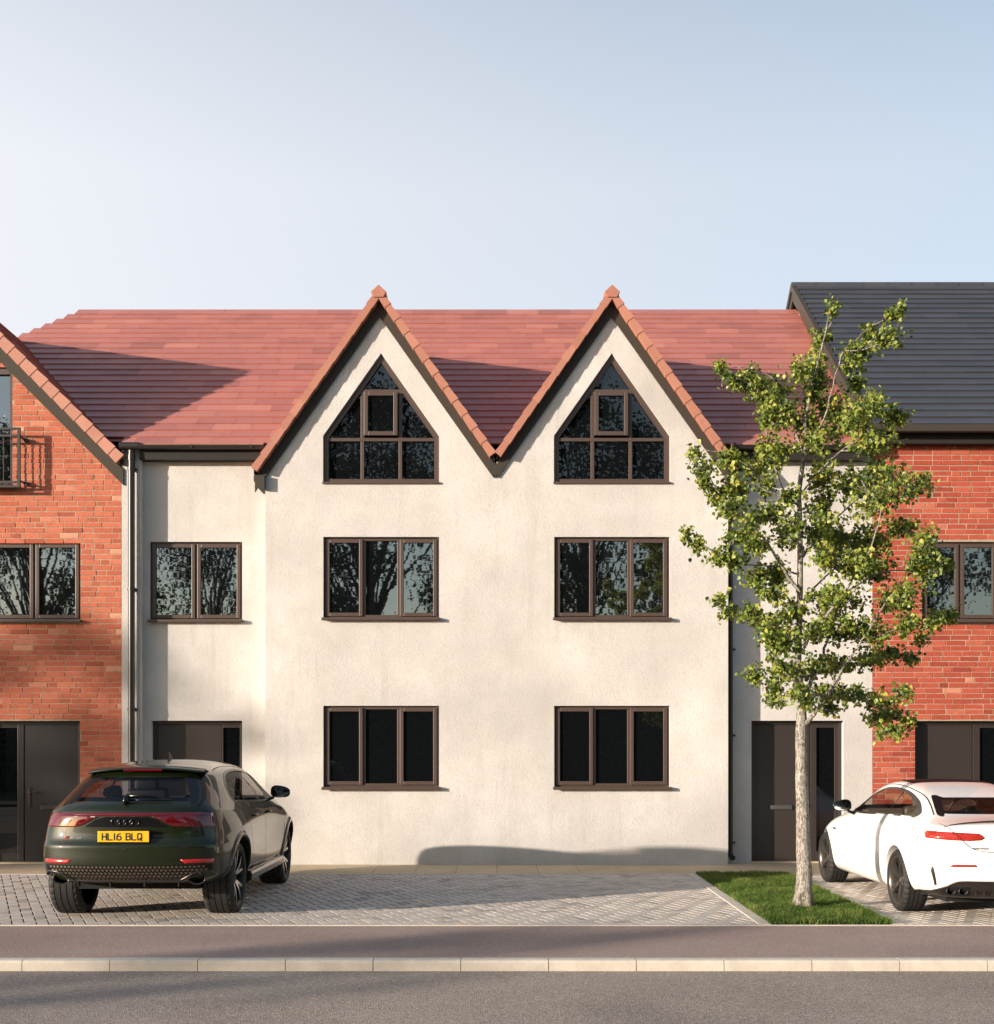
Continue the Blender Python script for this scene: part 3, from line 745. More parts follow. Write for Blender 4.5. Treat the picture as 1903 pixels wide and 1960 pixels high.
mb.build('verge_trim', M['board'], HR, fix=True)
mb = MB()
mb.prism([(DY0-.0,DZ0-.28),(DY1,DZ1-.27),(DY1,DZ1-.09),(DY0-.0,DZ0-.10)], 'x', XG+.0, XG+.025)
mb.prism([(DY1,DZ1-.27),(29,DZ0-.28),(29,DZ0-.10),(DY1,DZ1-.09)], 'x', XG+.0, XG+.025)
mb.build('bargeboard', M['board'], HR, fix=True)
mb = MB(); a = XG+.03
mb.box(a, 13.2, DY0-.12, DY0-.015, DZ0-.115, DZ0-.005); o = mb.build('gutter', M['board'], HR); bevel_mod(o, .015, 3)
mb = MB(); mb.box(a, 13.2, DY0+.09, DY0+.115, 6.315, 6.47); mb.box(a, 13.2, DY0+.115, YR+.05, 6.318, 6.33); mb.build('fascia', M['fascia'], HR)
casement_window(HR, 1765.5, 1913, 1037, 1187, YR, [1839], (True, True))
door_set(HR, 1752, 1935, 1380, 1651, YR, (1757,1868), (1882,1926), leafmat='door_brown')
# ------------------------------------------------------------------ vehicles
def carpaint(name, color, rough=.3, metal=.0):
    m = mat(name, color, rough, metal, coat=1.0); return m
M['paint_green'] = mat('dark_green_paint', (.006,.0105,.0003), .45, .0, spec=.25, coat=1.0)
BS(M['paint_green']).inputs['Coat IOR'].default_value = 1.38
M['paint_white'] = carpaint('white_paint', (.90,.885,.86), .35)
M['trim_black'] = mat('gloss_black_trim', (.006,.006,.007), .22, spec=.3)
M['trim_grey'] = mat('satin_grey_trim', (.055,.047,.042), .30, .6)
M['rubber'] = mat('tyre_rubber', (.013,.012,.012), .72)
bump(M['rubber'], noise(M['rubber'], 120, 3), .2, .002)
M['well'] = mat('wheel_well', (.004,.004,.004), .9)
M['rim_dark'] = mat('dark_rim', (.022,.020,.020), .28, .6)
M['rim_silver'] = mat('machined_rim', (.62,.60,.57), .30, .85)
M['chrome'] = mat('chrome', (.34,.33,.33), .14, 1); M['mirror'] = mat('mirror_silver', (.75,.78,.82), .03, 1); M['emblem'] = mat('dark_chrome', (.10,.10,.10), .2, 1)
M['steel'] = mat('brake_disc', (.12,.12,.13), .35, 1)
M['seat_dark'] = mat('dark_leather', (.022,.020,.022), .5)
M['seat_tan'] = mat('grey_leather', (.10,.085,.068), .5)
M['plate_yellow'] = mat('yellow_plate', (.80,.42,.006), .4)
M['plate_ink'] = mat('plate_lettering', (.006,.006,.006), .5)
def lamp(name, color, rough=.08):
    m = mat(name, color, rough, coat=1.0)
    wv = N(m, 'ShaderNodeTexWave', Scale=26, Distortion=0); L(m, coords(m), wv.inputs['Vector'])
    c = mix(m, tuple(.45*x for x in color), color, ramp(m, wv.outputs['Fac'], [(.2,g3(0)),(.6,g3(1))])); setc(m, c); return m
M['lamp_red'] = lamp('dark_red_lamp', (.13,.004,.009))
M['lamp_orange'] = lamp('red_lamp', (.42,.028,.012))
M['lamp_bright'] = mat('red_reflector', (.50,.010,.010), .12, coat=1.0)
def carglass(name, tint, mx=.5):
    m = bpy.data.materials.new(name); m.use_nodes = True; n = m.node_tree; n.nodes.clear()
    o = n.nodes.new('ShaderNodeOutputMaterial'); t = n.nodes.new('ShaderNodeBsdfTransparent'); t.inputs[0].default_value = (*tint, 1)
    g = n.nodes.new('ShaderNodeBsdfGlossy'); g.inputs['Roughness'].default_value = .01
    lw = n.nodes.new('ShaderNodeLayerWeight'); lw.inputs[0].default_value = .5
    p = n.nodes.new('ShaderNodeMath'); p.operation = 'POWER'; p.inputs[1].default_value = 5.0; n.links.new(lw.outputs['Facing'], p.inputs[0])
    q = n.nodes.new('ShaderNodeMapRange'); q.inputs[3].default_value = .045; q.inputs[4].default_value = mx; n.links.new(p.outputs[0], q.inputs[0])
    mx_ = n.nodes.new('ShaderNodeMixShader'); n.links.new(q.outputs[0], mx_.inputs[0]); n.links.new(t.outputs[0], mx_.inputs[1]); n.links.new(g.outputs[0], mx_.inputs[2])
    n.links.new(mx_.outputs[0], o.inputs[0]); return m
M['glass_smoke'] = carglass('smoked_glass', (.52,.52,.56), .22); M['glass_rear'] = carglass('rear_glass', (.55,.55,.56), .14); M['roof_glass'] = mat('black_roof_glass', (.008,.006,.006), .5, spec=.06); M['rim_grey'] = mat('grey_rim', (.11,.098,.09), .32, .7)
M['glass_clear'] = carglass('tinted_glass', (.80,.76,.70))

def DG(): return bpy.context.evaluated_depsgraph_get()
def baked(o):
    """mesh of an object with its modifiers applied; removes the object"""
    me = bpy.data.meshes.new_from_object(o.evaluated_get(DG())); d = o.data
    bpy.data.objects.remove(o, do_unlink=True); return me

def cage_mesh(stations, caprear, capfront, creases={}, lv=4):
    """stations: rear to front lists of (x,y,z) from roof centre down to floor centre, x>=0"""
    bm = bmesh.new(); K = len(stations[0]); cl = bm.edges.layers.float.new('crease_edge')
    def full(st):
        r = [bm.verts.new(p) for p in st]                       # right side
        l = [r[0]] + [bm.verts.new((-p[0], p[1], p[2])) for p in st[1:-1]] + [r[-1]]
        return r, l
    S = [full(st) for st in stations]
    for a, b in zip(S, S[1:]):
        for s in (0, 1):
            for k in range(K-1):
                q = (a[s][k], a[s][k+1], b[s][k+1], b[s][k]); bm.faces.new(q if s == 0 else q[::-1])
    for (ring, cap, flip) in ((S[0], caprear, False), (S[-1], capfront, True)):
        r, l = ring; rows = [[l[2], l[1], r[0], r[1], r[2]]]
        for k, (mid, ctr) in zip(range(3, K-3), cap):
            c = bm.verts.new((0, ctr[0], ctr[1])); mr_ = bm.verts.new(mid); ml = bm.verts.new((-mid[0], mid[1], mid[2]))
            rows.append([l[k], ml, c, mr_, r[k]])
        rows.append([l[K-3], l[K-2], r[K-1], r[K-2], r[K-3]])
        for p, q in zip(rows, rows[1:]):
            for i in range(4):
                f = (p[i], q[i], q[i+1], p[i+1]); bm.faces.new(f if not flip else f[::-1])
    for k, val in creases.items():
        for a, b in zip(S, S[1:]):
            for s in (0, 1):
                e = bm.edges.get((a[s][k], b[s][k]))
                if e: e[cl] = val
    bmesh.ops.recalc_face_normals(bm, faces=bm.faces)
    me = bpy.data.meshes.new('cage'); bm.to_mesh(me)
    # creases along chosen ring levels
    bm.free()
    o = bpy.data.objects.new('cage', me); COL.objects.link(o)
    ss = o.modifiers.new('s', 'SUBSURF'); ss.levels = lv; ss.render_levels = lv
    out = baked(o); return out

def prism_mesh(poly, axis, a, b):
    mb = MB(); mb.prism(poly, axis, a, b); me = bpy.data.meshes.new('cut'); me.from_pydata(mb.v, [], mb.f)
    bm = bmesh.new(); bm.from_mesh(me); bmesh.ops.recalc_face_normals(bm, faces=bm.faces); bm.to_mesh(me); bm.free(); return me
def cut(me, cutters, keep_mat=None):
    """boolean difference; faces left by the cutter get material slot 1 and are removed unless keep_mat"""
    o = bpy.data.objects.new('b', me); COL.objects.link(o); tmp = []
    me.materials.clear(); me.materials.append(M['paint_green']); me.materials.append(M['well'])
    for cm in cutters:
        cm.materials.append(M['well']); 
        c = bpy.data.objects.new('c', cm); COL.objects.link(c); tmp.append(c)
        md = o.modifiers.new('b', 'BOOLEAN'); md.operation = 'DIFFERENCE'; md.solver = 'EXACT'; md.object = c; md.material_mode = 'TRANSFER'
    out = baked(o)
    for c in tmp: bpy.data.objects.remove(c, do_unlink=True)
    names = [m_.name if m_ else '' for m_ in out.materials]; bad = {i for i, n_ in enumerate(names) if n_ == M['well'].name}
    bm = bmesh.new(); bm.from_mesh(out)
    if keep_mat is None:
        bmesh.ops.delete(bm, geom=[f for f in bm.faces if f.material_index in bad], context='FACES')
    else:
        for f in bm.faces: f.material_index = 1 if f.material_index in bad else 0
    bm.to_mesh(out); bm.free(); return out

def rounded(poly, r=.05, seg=5):
    out = []; n = len(poly)
    for i in range(n):
        p0, p1, p2 = Vector(poly[i-1]), Vector(poly[i]), Vector(poly[(i+1) % n])
        a, b = (p0-p1), (p2-p1); d = min(r, a.length*.45, b.length*.45); a = p1 + a.normalized()*d; b = p1 + b.normalized()*d
        for k in range(seg+1):
            t = k/seg; q = a*(1-t)**2 + p1*2*t*(1-t) + b*t*t; out.append((q.x, q.y))
    return out
def catmull(pts, n=8, closed=False):
    out = []; m_ = len(pts)
    for i in range(m_ if closed else m_-1):
        p = [Vector(pts[(i+k) % m_]) if closed else Vector(pts[min(max(i+k, 0), m_-1)]) for k in (-1,0,1,2)]
        for k in range(n):
            t = k/n; q = .5*((2*p[1]) + (p[2]-p[0])*t + (2*p[0]-5*p[1]+4*p[2]-p[3])*t*t + (3*p[1]-p[0]-3*p[2]+p[3])*t**3); out.append(tuple(q))
    if not closed: out.append(tuple(pts[-1]))
    return out

class Car:
    def __init__(s, root, outer):
        s.root = root; s.loc = Vector(root.location); s.me = outer
        bm = bmesh.new(); bm.from_mesh(outer); s.bvh = BVHTree.FromBMesh(bm); bm.free()
    def hit(s, axis, a, b):
        """project onto the body: 'r' from the rear (a=x,b=z), 'R'/'L' from the right/left side (a=y,b=z), 'T' from the top (a=x,b=y), 'F' front"""
        o, d = {'r': ((a,-3,b),(0,1,0)), 'F': ((a,9,b),(0,-1,0)), 'R': ((3,a,b),(-1,0,0)), 'L': ((-3,a,b),(1,0,0)), 'T': ((a,b,4),(0,0,-1))}[axis]
        h = s.bvh.ray_cast(Vector(o), Vector(d))
        return (h[0], h[1]) if h[0] is not None else (None, None)
    def patch(s, poly, axis, off, name, mt, parent=None, res=.03, thick=0, pat=None):
        """a piece of skin lying on the body inside a 2D outline"""
        b = []
        for i in range(len(poly)):
            p, q = Vector(poly[i]), Vector(poly[(i+1) % len(poly)]); n = max(1, int((q-p).length/res))
            b += [p + (q-p)*k/n for k in range(n)]
        vs = list(b); ne = len(b); ed = [(i, (i+1) % ne) for i in range(ne)]
        x0, x1 = min(p.x for p in b), max(p.x for p in b); y0, y1 = min(p.y for p in b), max(p.y for p in b)
        def inside(x, y):
            c = False
            for i in range(ne):
                p, q = b[i], b[(i+1) % ne]
                if (p.y > y) != (q.y > y) and x < (q.x-p.x)*(y-p.y)/(q.y-p.y) + p.x: c = not c
            return c
        x = x0 + res/2
        while x < x1:
            y = y0 + res/2
            while y < y1:
                if inside(x, y) and min((Vector((x, y))-p).length for p in b) > res*.45: vs.append(Vector((x, y)))
                y += res
            x += res
        r = delaunay_2d_cdt(vs, ed, [], 1, 1e-6)
        P = []; last = None; miss = set()
        for v in r[0]:
            h, n = s.hit(axis, v.x, v.y)
            if h is None:
                miss.add(len(P)); h, n = (last if last else (Vector((0,0,0)), Vector((0,0,1))))
            last = (h, n); P.append(h + n*off)
        mb = MB(); mb.v = [tuple(p + s.loc) for p in P]
        for t in r[2]:
            if any(i in miss for i in t): continue
            mb.f.append(tuple(t)); mb.m.append(0); mb.t.append(.5)
        o = mb.build(name, mt, parent or s.root, fix=False)
        # orient outwards
        bm = bmesh.new(); bm.from_mesh(o.data); c = Vector((0, 2.4, .7))
        bmesh.ops.recalc_face_normals(bm, faces=bm.faces)
        f = bm.faces[:][len(bm.faces)//2]
        if f.normal.dot(f.calc_center_median() - c) < 0:
            for f in bm.faces: f.normal_flip()
        for f in bm.faces: f.smooth = True
        bm.to_mesh(o.data); bm.free()
        if thick:
            sd = o.modifiers.new('t', 'SOLIDIFY'); sd.thickness = thick; sd.offset = -1
        return o
    def strip(s, pts, axis, wd, off, name, mt, parent=None, closed=False):
        """narrow line along pts (2D) on the body"""
        pts = [Vector(p) for p in pts]; out = []; n = len(pts); L_, R_ = [], []
        for i, p in enumerate(pts):
            a = pts[(i-1) % n] if closed or i > 0 else p; b = pts[(i+1) % n] if closed or i < n-1 else p
            d = (b-a).normalized(); nn = Vector((-d.y, d.x))*wd/2; L_.append(p+nn); R_.append(p-nn)
        mb = MB(); V = []; ok = []
        for a, b in zip(L_, R_):
            ha, na = s.hit(axis, a.x, a.y); hb, nb = s.hit(axis, b.x, b.y)
            if ha is None or hb is None: ok.append(False); V.append(None); continue
            ok.append(True); V.append((ha+na*off+s.loc, hb+nb*off+s.loc))
        V = [q for q in V if q is not None]; n = len(V)
        for i in range(n if closed else n-1):
            j = (i+1) % n
            if (V[i][0]-V[j][0]).length < 1.6: mb.face([V[i][0], V[i][1], V[j][1], V[j][0]])
        return mb.build(name, mt, parent or s.root, fix=False)
    def raised(s, pts, axis, wd, h, name, mt, parent=None):
        """raised bead along pts"""
        P = []
        for p in pts:
            q, n = s.hit(axis, p[0], p[1])
            if q is not None: P.append(q + n*h*.4 + s.loc)
        mb = MB(); mb.tube(P, wd/2, 8); return mb.build(name, mt, parent or s.root, smooth=True)
    def strokes(s, body, x, z, h, width, y, name, mt, parent):
        """block lettering made of straight strokes"""
        G = {'H': [[(0,0),(0,1)],[(1,0),(1,1)],[(0,.5),(1,.5)]], 'L': [[(0,1),(0,0),(1,0)]], '1': [[(.5,0),(.5,1)]],
             '6': [[(.85,1),(.25,.85),(0,.5),(0,.15),(.2,0),(.8,0),(1,.15),(1,.42),(.8,.56),(.2,.56),(0,.42)]],
             'B': [[(0,0),(0,1),(.78,1),(.95,.88),(.95,.66),(.78,.54),(0,.54)],[(.78,.54),(1,.42),(1,.14),(.8,0),(0,0)]],
             'Q': [[(.2,0),(0,.18),(0,.82),(.2,1),(.8,1),(1,.82),(1,.18),(.8,0),(.2,0)],[(.55,.28),(1.05,-.08)]]}
        adv = [{'1': .55, ' ': .62}.get(c, 1.0) for c in body]; cw = width/(sum(adv) - .30); mb = MB(); l = s.loc; sw_ = h*.088; px = x - width/2
        for c, a in zip(body, adv):
            for ln in G.get(c, []):
                w1 = cw*.70 if c != '1' else cw*.25
                q = [Vector((px + p[0]*w1 + sw_*.0, z - h/2 + sw_ + p[1]*(h-2*sw_))) for p in ln]
                for i in range(len(q)-1):
                    d = (q[i+1]-q[i]).normalized(); nn = Vector((-d.y, d.x))*sw_; a0, b0 = q[i]-d*sw_*.8, q[i+1]+d*sw_*.8; k = .0001*(i % 3)
                    R4 = [a0-nn, b0-nn, b0+nn, a0+nn]; f = [(v.x+l.x, y-k+l.y, v.y+l.z) for v in R4]; mb.face(f)
            px += a*cw
        return mb.build(name, mt, parent)
    def text(s, body, x, z, h, name, mt, parent=None, width=None, axis='r', off=.003, bold=0, y=None, shear=0):
        cu = bpy.data.curves.new('t', 'FONT'); cu.body = body; cu.size = 1; cu.align_x = 'CENTER'; cu.align_y = 'CENTER'; cu.extrude = .01; cu.offset = bold; cu.shear = shear
        o = bpy.data.objects.new('t', cu); COL.objects.link(o); me = bpy.data.meshes.new_from_object(o.evaluated_get(DG())); bpy.data.objects.remove(o, do_unlink=True)
        xs = [v.co.x for v in me.vertices]; ys = [v.co.y for v in me.vertices]; w0 = max(xs)-min(xs); h0 = max(ys)-min(ys); cx_, cy_ = (max(xs)+min(xs))/2, (max(ys)+min(ys))/2
        sy = h/h0; sx_ = (width/w0) if width else sy
        for v in me.vertices:
            X_, Z_ = x + (v.co.x-cx_)*sx_, z + (v.co.y-cy_)*sy
            if y is not None: yy = y
            else:
                hh, nn = s.hit(axis, X_, Z_); yy = hh.y - off if hh is not None else 0
            v.co = (X_, yy - (.002 if v.co.z > 0 else 0), Z_)
        me.materials.clear(); me.materials.append(mt); ob = bpy.data.objects.new(name, me); COL.objects.link(ob); ob.parent = parent or s.root; return ob

def lathe(mb, prof, cx_, cy_, cz_, seg=64, m=0, closed=False, rmod=None):
    """profile of (x offset along the axle, radius) round the X axis"""
    n0 = len(mb.v); k = len(prof)
    for i in range(seg):
        a = 2*math.pi*i/seg
        for j, (x, r) in enumerate(prof):
            rr = r - (rmod(j, i) if rmod else 0)
            mb.v.append((cx_ + x, cy_ + rr*math.cos(a), cz_ + rr*math.sin(a)))
    for i in range(seg):
        i2 = (i+1) % seg
        for j in range(k-1 if not closed else k):
            j2 = (j+1) % k
            mb.f.append((n0+i*k+j, n0+i*k+j2, n0+i2*k+j2, n0+i2*k+j)); mb.m.append(m); mb.t.append(.5)

def wheel(car, x, y, side, R_, Rr, W, style):
    """side: +1 outer face to +X. x is the plane of the tyre's outer face"""
    L0 = car.loc; cx_, cy_, cz_ = x + L0.x, y + L0.y, R_ + L0.z - .004; s = side
    mb = MB(); w_ = W
    P = [(-.012,Rr-.004),(.0,Rr+.012),(.006,Rr+(R_-Rr)*.5),(-.004,R_-.022),(-.022,R_-.006)]
    G = 4; gw = .010; a, b = -.030, -w_+.030
    body = [(a, R_-.001)]
    for g in range(G):
        c = a + (b-a)*(g+.5+ (0 if True else 0))/G*1.0
        body += [(c+gw/2, R_), (c+gw/2-.001, R_-.011), (c-gw/2+.001, R_-.011), (c-gw/2, R_)]
    body += [(b, R_-.001)]
    P += body + [(-w_+.022,R_-.006),(-w_+.004,R_-.022),(-w_-.006,Rr+(R_-Rr)*.5),(-w_,Rr+.012),(-w_+.012,Rr-.004)]
    nP = len(P); seg = 120
    lo = set(range(3, 7)) | set(range(nP-7, nP-3)); mid = set(range(9, nP-9))
    def rmod(j, i):
        if (j in lo and i % 4 == 0): return .010
        return 0
    lathe(mb, [(p[0]*s, p[1]) for p in P], cx_, cy_, cz_, seg, 0, rmod=rmod)
    ty = mb.build('wheel', M['rubber'], car.root, fix=True); smooth_by_angle(ty.data, 40)
    # rim barrel, lip and spokes
    mb = MB(); D = -.10
    lathe(mb, [(p*s, r) for p, r in ((-w_*.95,Rr-.01),(-w_*.6,Rr-.03),(-.05,Rr-.025),(-.018,Rr-.012),(-.008,Rr-.004),(-.008,Rr+.004),(-.016,Rr+.006))], cx_, cy_, cz_, 72, 0)
    lathe(mb, [(p*s, r) for p, r in ((-.150,.001),(-.150,Rr*.62),(-.155,Rr*.62))], cx_, cy_, cz_, 40, 1)
    lathe(mb, [(p*s, r) for p, r in ((-.158,Rr*.6),(-.158,Rr-.02))], cx_, cy_, cz_, 40, 3)
    def P3(xo, r, a): return Vector((cx_ + xo*s, cy_ + r*math.cos(a), cz_ + r*math.sin(a)))
    def spoke(a0, a1, w0, w1, x0, x1, r0, r1, m_, th=.03, nseg=5, curve=.0):
        prev = None
        for k in range(nseg+1):
            t = k/nseg; r = r0+(r1-r0)*t; a = a0 + (a1-a0)*t + curve*math.sin(t*math.pi); ww = (w0+(w1-w0)*t)/2; xo = x0 + (x1-x0)*t + .012*math.sin(t*math.pi)
            c = P3(xo, r, a); tg = Vector((0, -math.sin(a), math.cos(a))); ax = Vector((s, 0, 0))
            q = [c - tg*ww - ax*th, c - tg*ww*.72, c + tg*ww*.72, c + tg*ww - ax*th]; n0 = len(mb.v); mb.v += [tuple(v) for v in q]
            if prev is not None:
                for i, mm in ((0,0),(1,m_),(2,0)):
                    mb.f.append((prev+i, prev+i+1, n0+i+1, n0+i)); mb.m.append(mm); mb.t.append(.5)
            prev = n0
    if style == 'five':
        for k in range(5):
            a = math.pi/2 + 2*math.pi*k/5 + .2
            for d in (-1, 1):
                spoke(a + d*.10, a + d*.30, .050, .034, -.055, -.022, .055, Rr-.008, 2, th=.035)
                spoke(a + d*.16, a + d*.05, .020, .016, -.050, -.030, Rr*.45, Rr-.012, 0, th=.02)
    else:
        for k in range(5):
            a = math.pi/2 + 2*math.pi*k/5 + .35
            for d in (-1, 1):
                spoke(a + d*.20, a + d*.17, .030, .021, -.050, -.020, .045, Rr-.006, 0, th=.03, curve=-d*.09)
    lathe(mb, [(p*s, r) for p, r in ((-.045,.0005),(-.042,.026),(-.05,.034),(-.048,.060),(-.075,.075))], cx_, cy_, cz_, 30, 0)
    for k in range(5):
        a = 2*math.pi*k/5 + .5; c = P3(-.046, .047, a); mb.tube([c, c + Vector((.006*s,0,0))], .008, 8, 1)
    mats_ = [M['rim_dark'] if style == 'five' else M['rim_grey'], M['steel'], M['rim_silver'] if style == 'five' else M['rim_grey'], M['well']]
    rm = mb.build('rim', mats_, ty, fix=True); smooth_by_angle(rm.data, 30)
    return ty

def well_cutter(y, R_, xin, side):
    n = 40; poly = [(y + R_*math.cos(2*math.pi*k/n), .38 + 0*R_ + R_*math.sin(2*math.pi*k/n)) for k in range(n)]
    return poly

def seat(car, x, y, z, mt, h=.62, wd=.50, headrest=True, name='seat'):
    mb = MB(); l = car.loc
    def rb(cx_, cy_, cz_, wx, wy, wz, tilt=0):
        Mx = Matrix.Translation(Vector((cx_, cy_, cz_)) + l) @ Matrix.Rotation(tilt, 4, 'X'); mb.box(-wx/2, wx/2, -wy/2, wy/2, -wz/2, wz/2, M=Mx)
    rb(x, y+.25, z, wd, .5, .14); rb(x, y, z+.05+h/2, wd*.95, .13, h, -.0+.22)
    if headrest: rb(x, y-.095, z+h+.12, wd*.55, .10, .19, .15)
    o = mb.build(name, mt, car.root); b = o.modifiers.new('b', 'BEVEL'); b.width = .045; b.segments = 4; o.data.polygons.foreach_set('use_smooth', [True]*len(o.data.polygons)); return o

def sw(car, x, y, z):
    mb = MB(); l = car.loc; P = []
    for k in range(25):
        a = 2*math.pi*k/24; P.append(Vector((x + .185*math.cos(a), y - .07*math.sin(a), z + .175*math.sin(a))) + l)
    mb.tube(P, .016, 8, caps=False); mb.tube([Vector((x-.17,y,z))+l, Vector((x+.17,y,z))+l], .018, 6); mb.tube([Vector((x,y,z))+l, Vector((x,y+.03,z-.16))+l], .02, 6)
    mb.tube([Vector((x,y,z))+l, Vector((x,y+.25,z-.06))+l], .04, 8)
    return mb.build('steering_wheel', M['seat_dark'], car.root, smooth=True)

def lens_interior(car, zc, y0, y1, hw, dash_y, dash_z, mt):
    mb = MB(); l = car.loc
    def B(x0,x1,a,b,z0,z1): mb.box(x0+l.x, x1+l.x, a+l.y, b+l.y, z0+l.z, z1+l.z)
    B(-hw, hw, y0, y1, zc-.30, zc-.28); B(-hw, hw, dash_y, dash_y+.55, zc-.28, dash_z)
    B(-hw, -hw+.05, y0, dash_y, zc-.30, zc+.0); B(hw-.05, hw, y0, dash_y, zc-.30, zc+.0)
    o = mb.build('cabin', mt, car.root); bevel_mod(o, .04, 3); return o

def mirror_part(car, x, y, z, side, sc=1.0):
    """door mirror: shell with the glass facing backwards"""
    l = car.loc; bm = bmesh.new(); n = 24; rings = []
    for (yy, f) in ((-.002, .93), (-.004, 1.0), (.03, 1.03), (.075, .9), (.11, .55), (.125, .15)):
        r = []
        for k in range(n):
            a = 2*math.pi*k/n; ca, sa = math.cos(a), math.sin(a)
            px_ = .115*(abs(ca)**.75)*(1 if ca > 0 else -1); pz_ = .078*(abs(sa)**.7)*(1 if sa > 0 else -1)
            if pz_ < 0: pz_ *= .8
            pz_ *= (1.0 - .25*(px_*side)/.115*(1 if pz_ > 0 else 0))
            r.append(bm.verts.new((x + px_*f*sc + 0, y + yy, z + pz_*f*sc)))
        rings.append(r)
    for a, b in zip(rings, rings[1:]):
        for k in range(n): bm.faces.new((a[k], a[(k+1) % n], b[(k+1) % n], b[k]))
    bm.faces.new(rings[-1]); me = bpy.data.meshes.new('wing_mirror')
    v = [bm.verts.new(p) for p in ((x-side*.08,y+.02,z-.045),(x-side*.25,y+.08,z-.105),(x-side*.25,y+.14,z-.105),(x-side*.08,y+.08,z-.045),
                                   (x-side*.08,y+.02,z-.075),(x-side*.25,y+.08,z-.15),(x-side*.25,y+.14,z-.15),(x-side*.08,y+.08,z-.075))]
    for q in ((0,1,2,3),(7,6,5,4),(0,4,5,1),(1,5,6,2),(2,6,7,3),(3,7,4,0)): bm.faces.new([v[i] for i in q])
    bmesh.ops.recalc_face_normals(bm, faces=bm.faces); 
    for f in bm.faces: f.smooth = True
    bm.to_mesh(me); bm.free(); me.materials.append(M['trim_black']); o = bpy.data.objects.new('wing_mirror', me); COL.objects.link(o); o.parent = car.root
    mb = MB(); pts = []
    for k in range(n):
        a = 2*math.pi*k/n; ca, sa = math.cos(a), math.sin(a); px_ = .115*(abs(ca)**.75)*(1 if ca > 0 else -1); pz_ = .078*(abs(sa)**.7)*(1 if sa > 0 else -1)
        if pz_ < 0: pz_ *= .8
        pz_ *= (1.0 - .25*(px_*side)/.115*(1 if pz_ > 0 else 0)); pts.append(Vector((x+px_*.90*sc, y+.004, z+pz_*.88*sc)) + l)
    mb.face(pts[::-1]); mb.build('mirror_glass', M['mirror'], o, fix=True)
    return o

def finish_body(me, name, paint, root, sharp=50, low=0):
    me.materials.clear(); me.materials.append(paint); me.materials.append(M['well'])
    me.polygons.foreach_set('use_smooth', [True]*len(me.polygons))
    for p_ in me.polygons:
        if p_.center.z < low: p_.material_index = 1
    smooth_by_angle(me, sharp)
    o = bpy.data.objects.new(name, me); COL.objects.link(o); o.parent = root; return o
# ---- dark green SUV, tail to the road
SU = empty('parked_suv', (-3.655, 12.50, 0), 'dark green coupe-shaped SUV parked tail-out with yellow number plate', 'car')
W1 = .98
def st(*p): return list(p)
S = [
 [(0,.80,1.525),(.30,.82,1.52),(.585,.90,1.485),(.665,.62,1.34),(.735,.35,1.19),(.785,.23,1.115),(.825,.20,.95),(.855,.16,.72),(.86,.17,.53),(.80,.24,.40),(.5,.16,.385),(0,.14,.385)],
 [(0,1.02,1.565),(.31,1.04,1.56),(.615,1.08,1.50),(.735,.88,1.345),(.825,.66,1.18),(.87,.50,1.09),(.905,.44,.94),(.925,.40,.72),(.93,.40,.53),(.88,.42,.38),(.5,.42,.36),(0,.42,.36)],
 [(0,1.55,1.605),(.33,1.55,1.60),(.63,1.55,1.53),(.775,1.38,1.355),(.885,1.20,1.165),(.93,1.02,1.07),(.99,.98,.93),(1.005,.97,.72),(.985,.97,.52),(.92,.97,.33),(.5,.95,.32),(0,.95,.32)],
 [(0,2.15,1.62),(.33,2.15,1.615),(.635,2.15,1.54),(.785,2.05,1.35),(.885,1.90,1.15),(.93,1.78,1.055),(.975,1.68,.91),(.975,1.62,.70),(.965,1.60,.50),(.90,1.60,.30),(.5,1.6,.26),(0,1.6,.26)],
 [(0,2.70,1.605),(.33,2.70,1.60),(.625,2.70,1.52),(.78,2.65,1.325),(.88,2.60,1.13),(.925,2.55,1.04),(.965,2.45,.90),(.955,2.42,.68),(.965,2.40,.47),(.90,2.40,.29),(.5,2.4,.26),(0,2.4,.26)],
 [(0,3.12,1.555),(.33,3.12,1.545),(.615,3.12,1.46),(.76,3.15,1.28),(.865,3.18,1.11),(.92,3.15,1.03),(.965,3.12,.89),(.96,3.10,.67),(.965,3.10,.47),(.90,3.10,.29),(.5,3.1,.26),(0,3.1,.26)],
 [(0,3.62,1.30),(.36,3.60,1.285),(.65,3.56,1.24),(.78,3.58,1.15),(.87,3.60,1.08),(.92,3.60,1.01),(.985,3.60,.88),(.99,3.58,.68),(.975,3.55,.50),(.91,3.55,.30),(.5,3.55,.26),(0,3.55,.26)],
 [(0,4.00,1.10),(.38,3.98,1.085),(.70,3.94,1.055),(.81,3.94,1.03),(.88,3.94,1.00),(.93,3.94,.965),(1.005,3.95,.86),(1.02,3.95,.70),(1.00,3.95,.52),(.93,3.95,.31),(.5,3.95,.27),(0,3.95,.27)],
 [(0,4.50,1.03),(.38,4.48,1.02),(.68,4.44,.98),(.78,4.42,.95),(.85,4.40,.91),(.89,4.40,.87),(.94,4.40,.79),(.955,4.40,.66),(.94,4.40,.50),(.88,4.42,.31),(.5,4.45,.27),(0,4.45,.27)],
 [(0,4.93,.90),(.36,4.90,.89),(.62,4.84,.85),(.71,4.82,.80),(.76,4.80,.74),(.79,4.80,.68),(.80,4.80,.60),(.80,4.80,.50),(.78,4.80,.40),(.74,4.82,.28),(.5,4.88,.26),(0,4.90,.26)],
]
capr = [((.34,.50,1.35),(.47,1.355)),((.38,.22,1.195),(.19,1.20)),((.42,.065,1.125),(.035,1.13)),((.44,.085,.95),(.045,.95)),((.45,.035,.72),(.0,.72)),((.45,.03,.53),(.0,.53))]
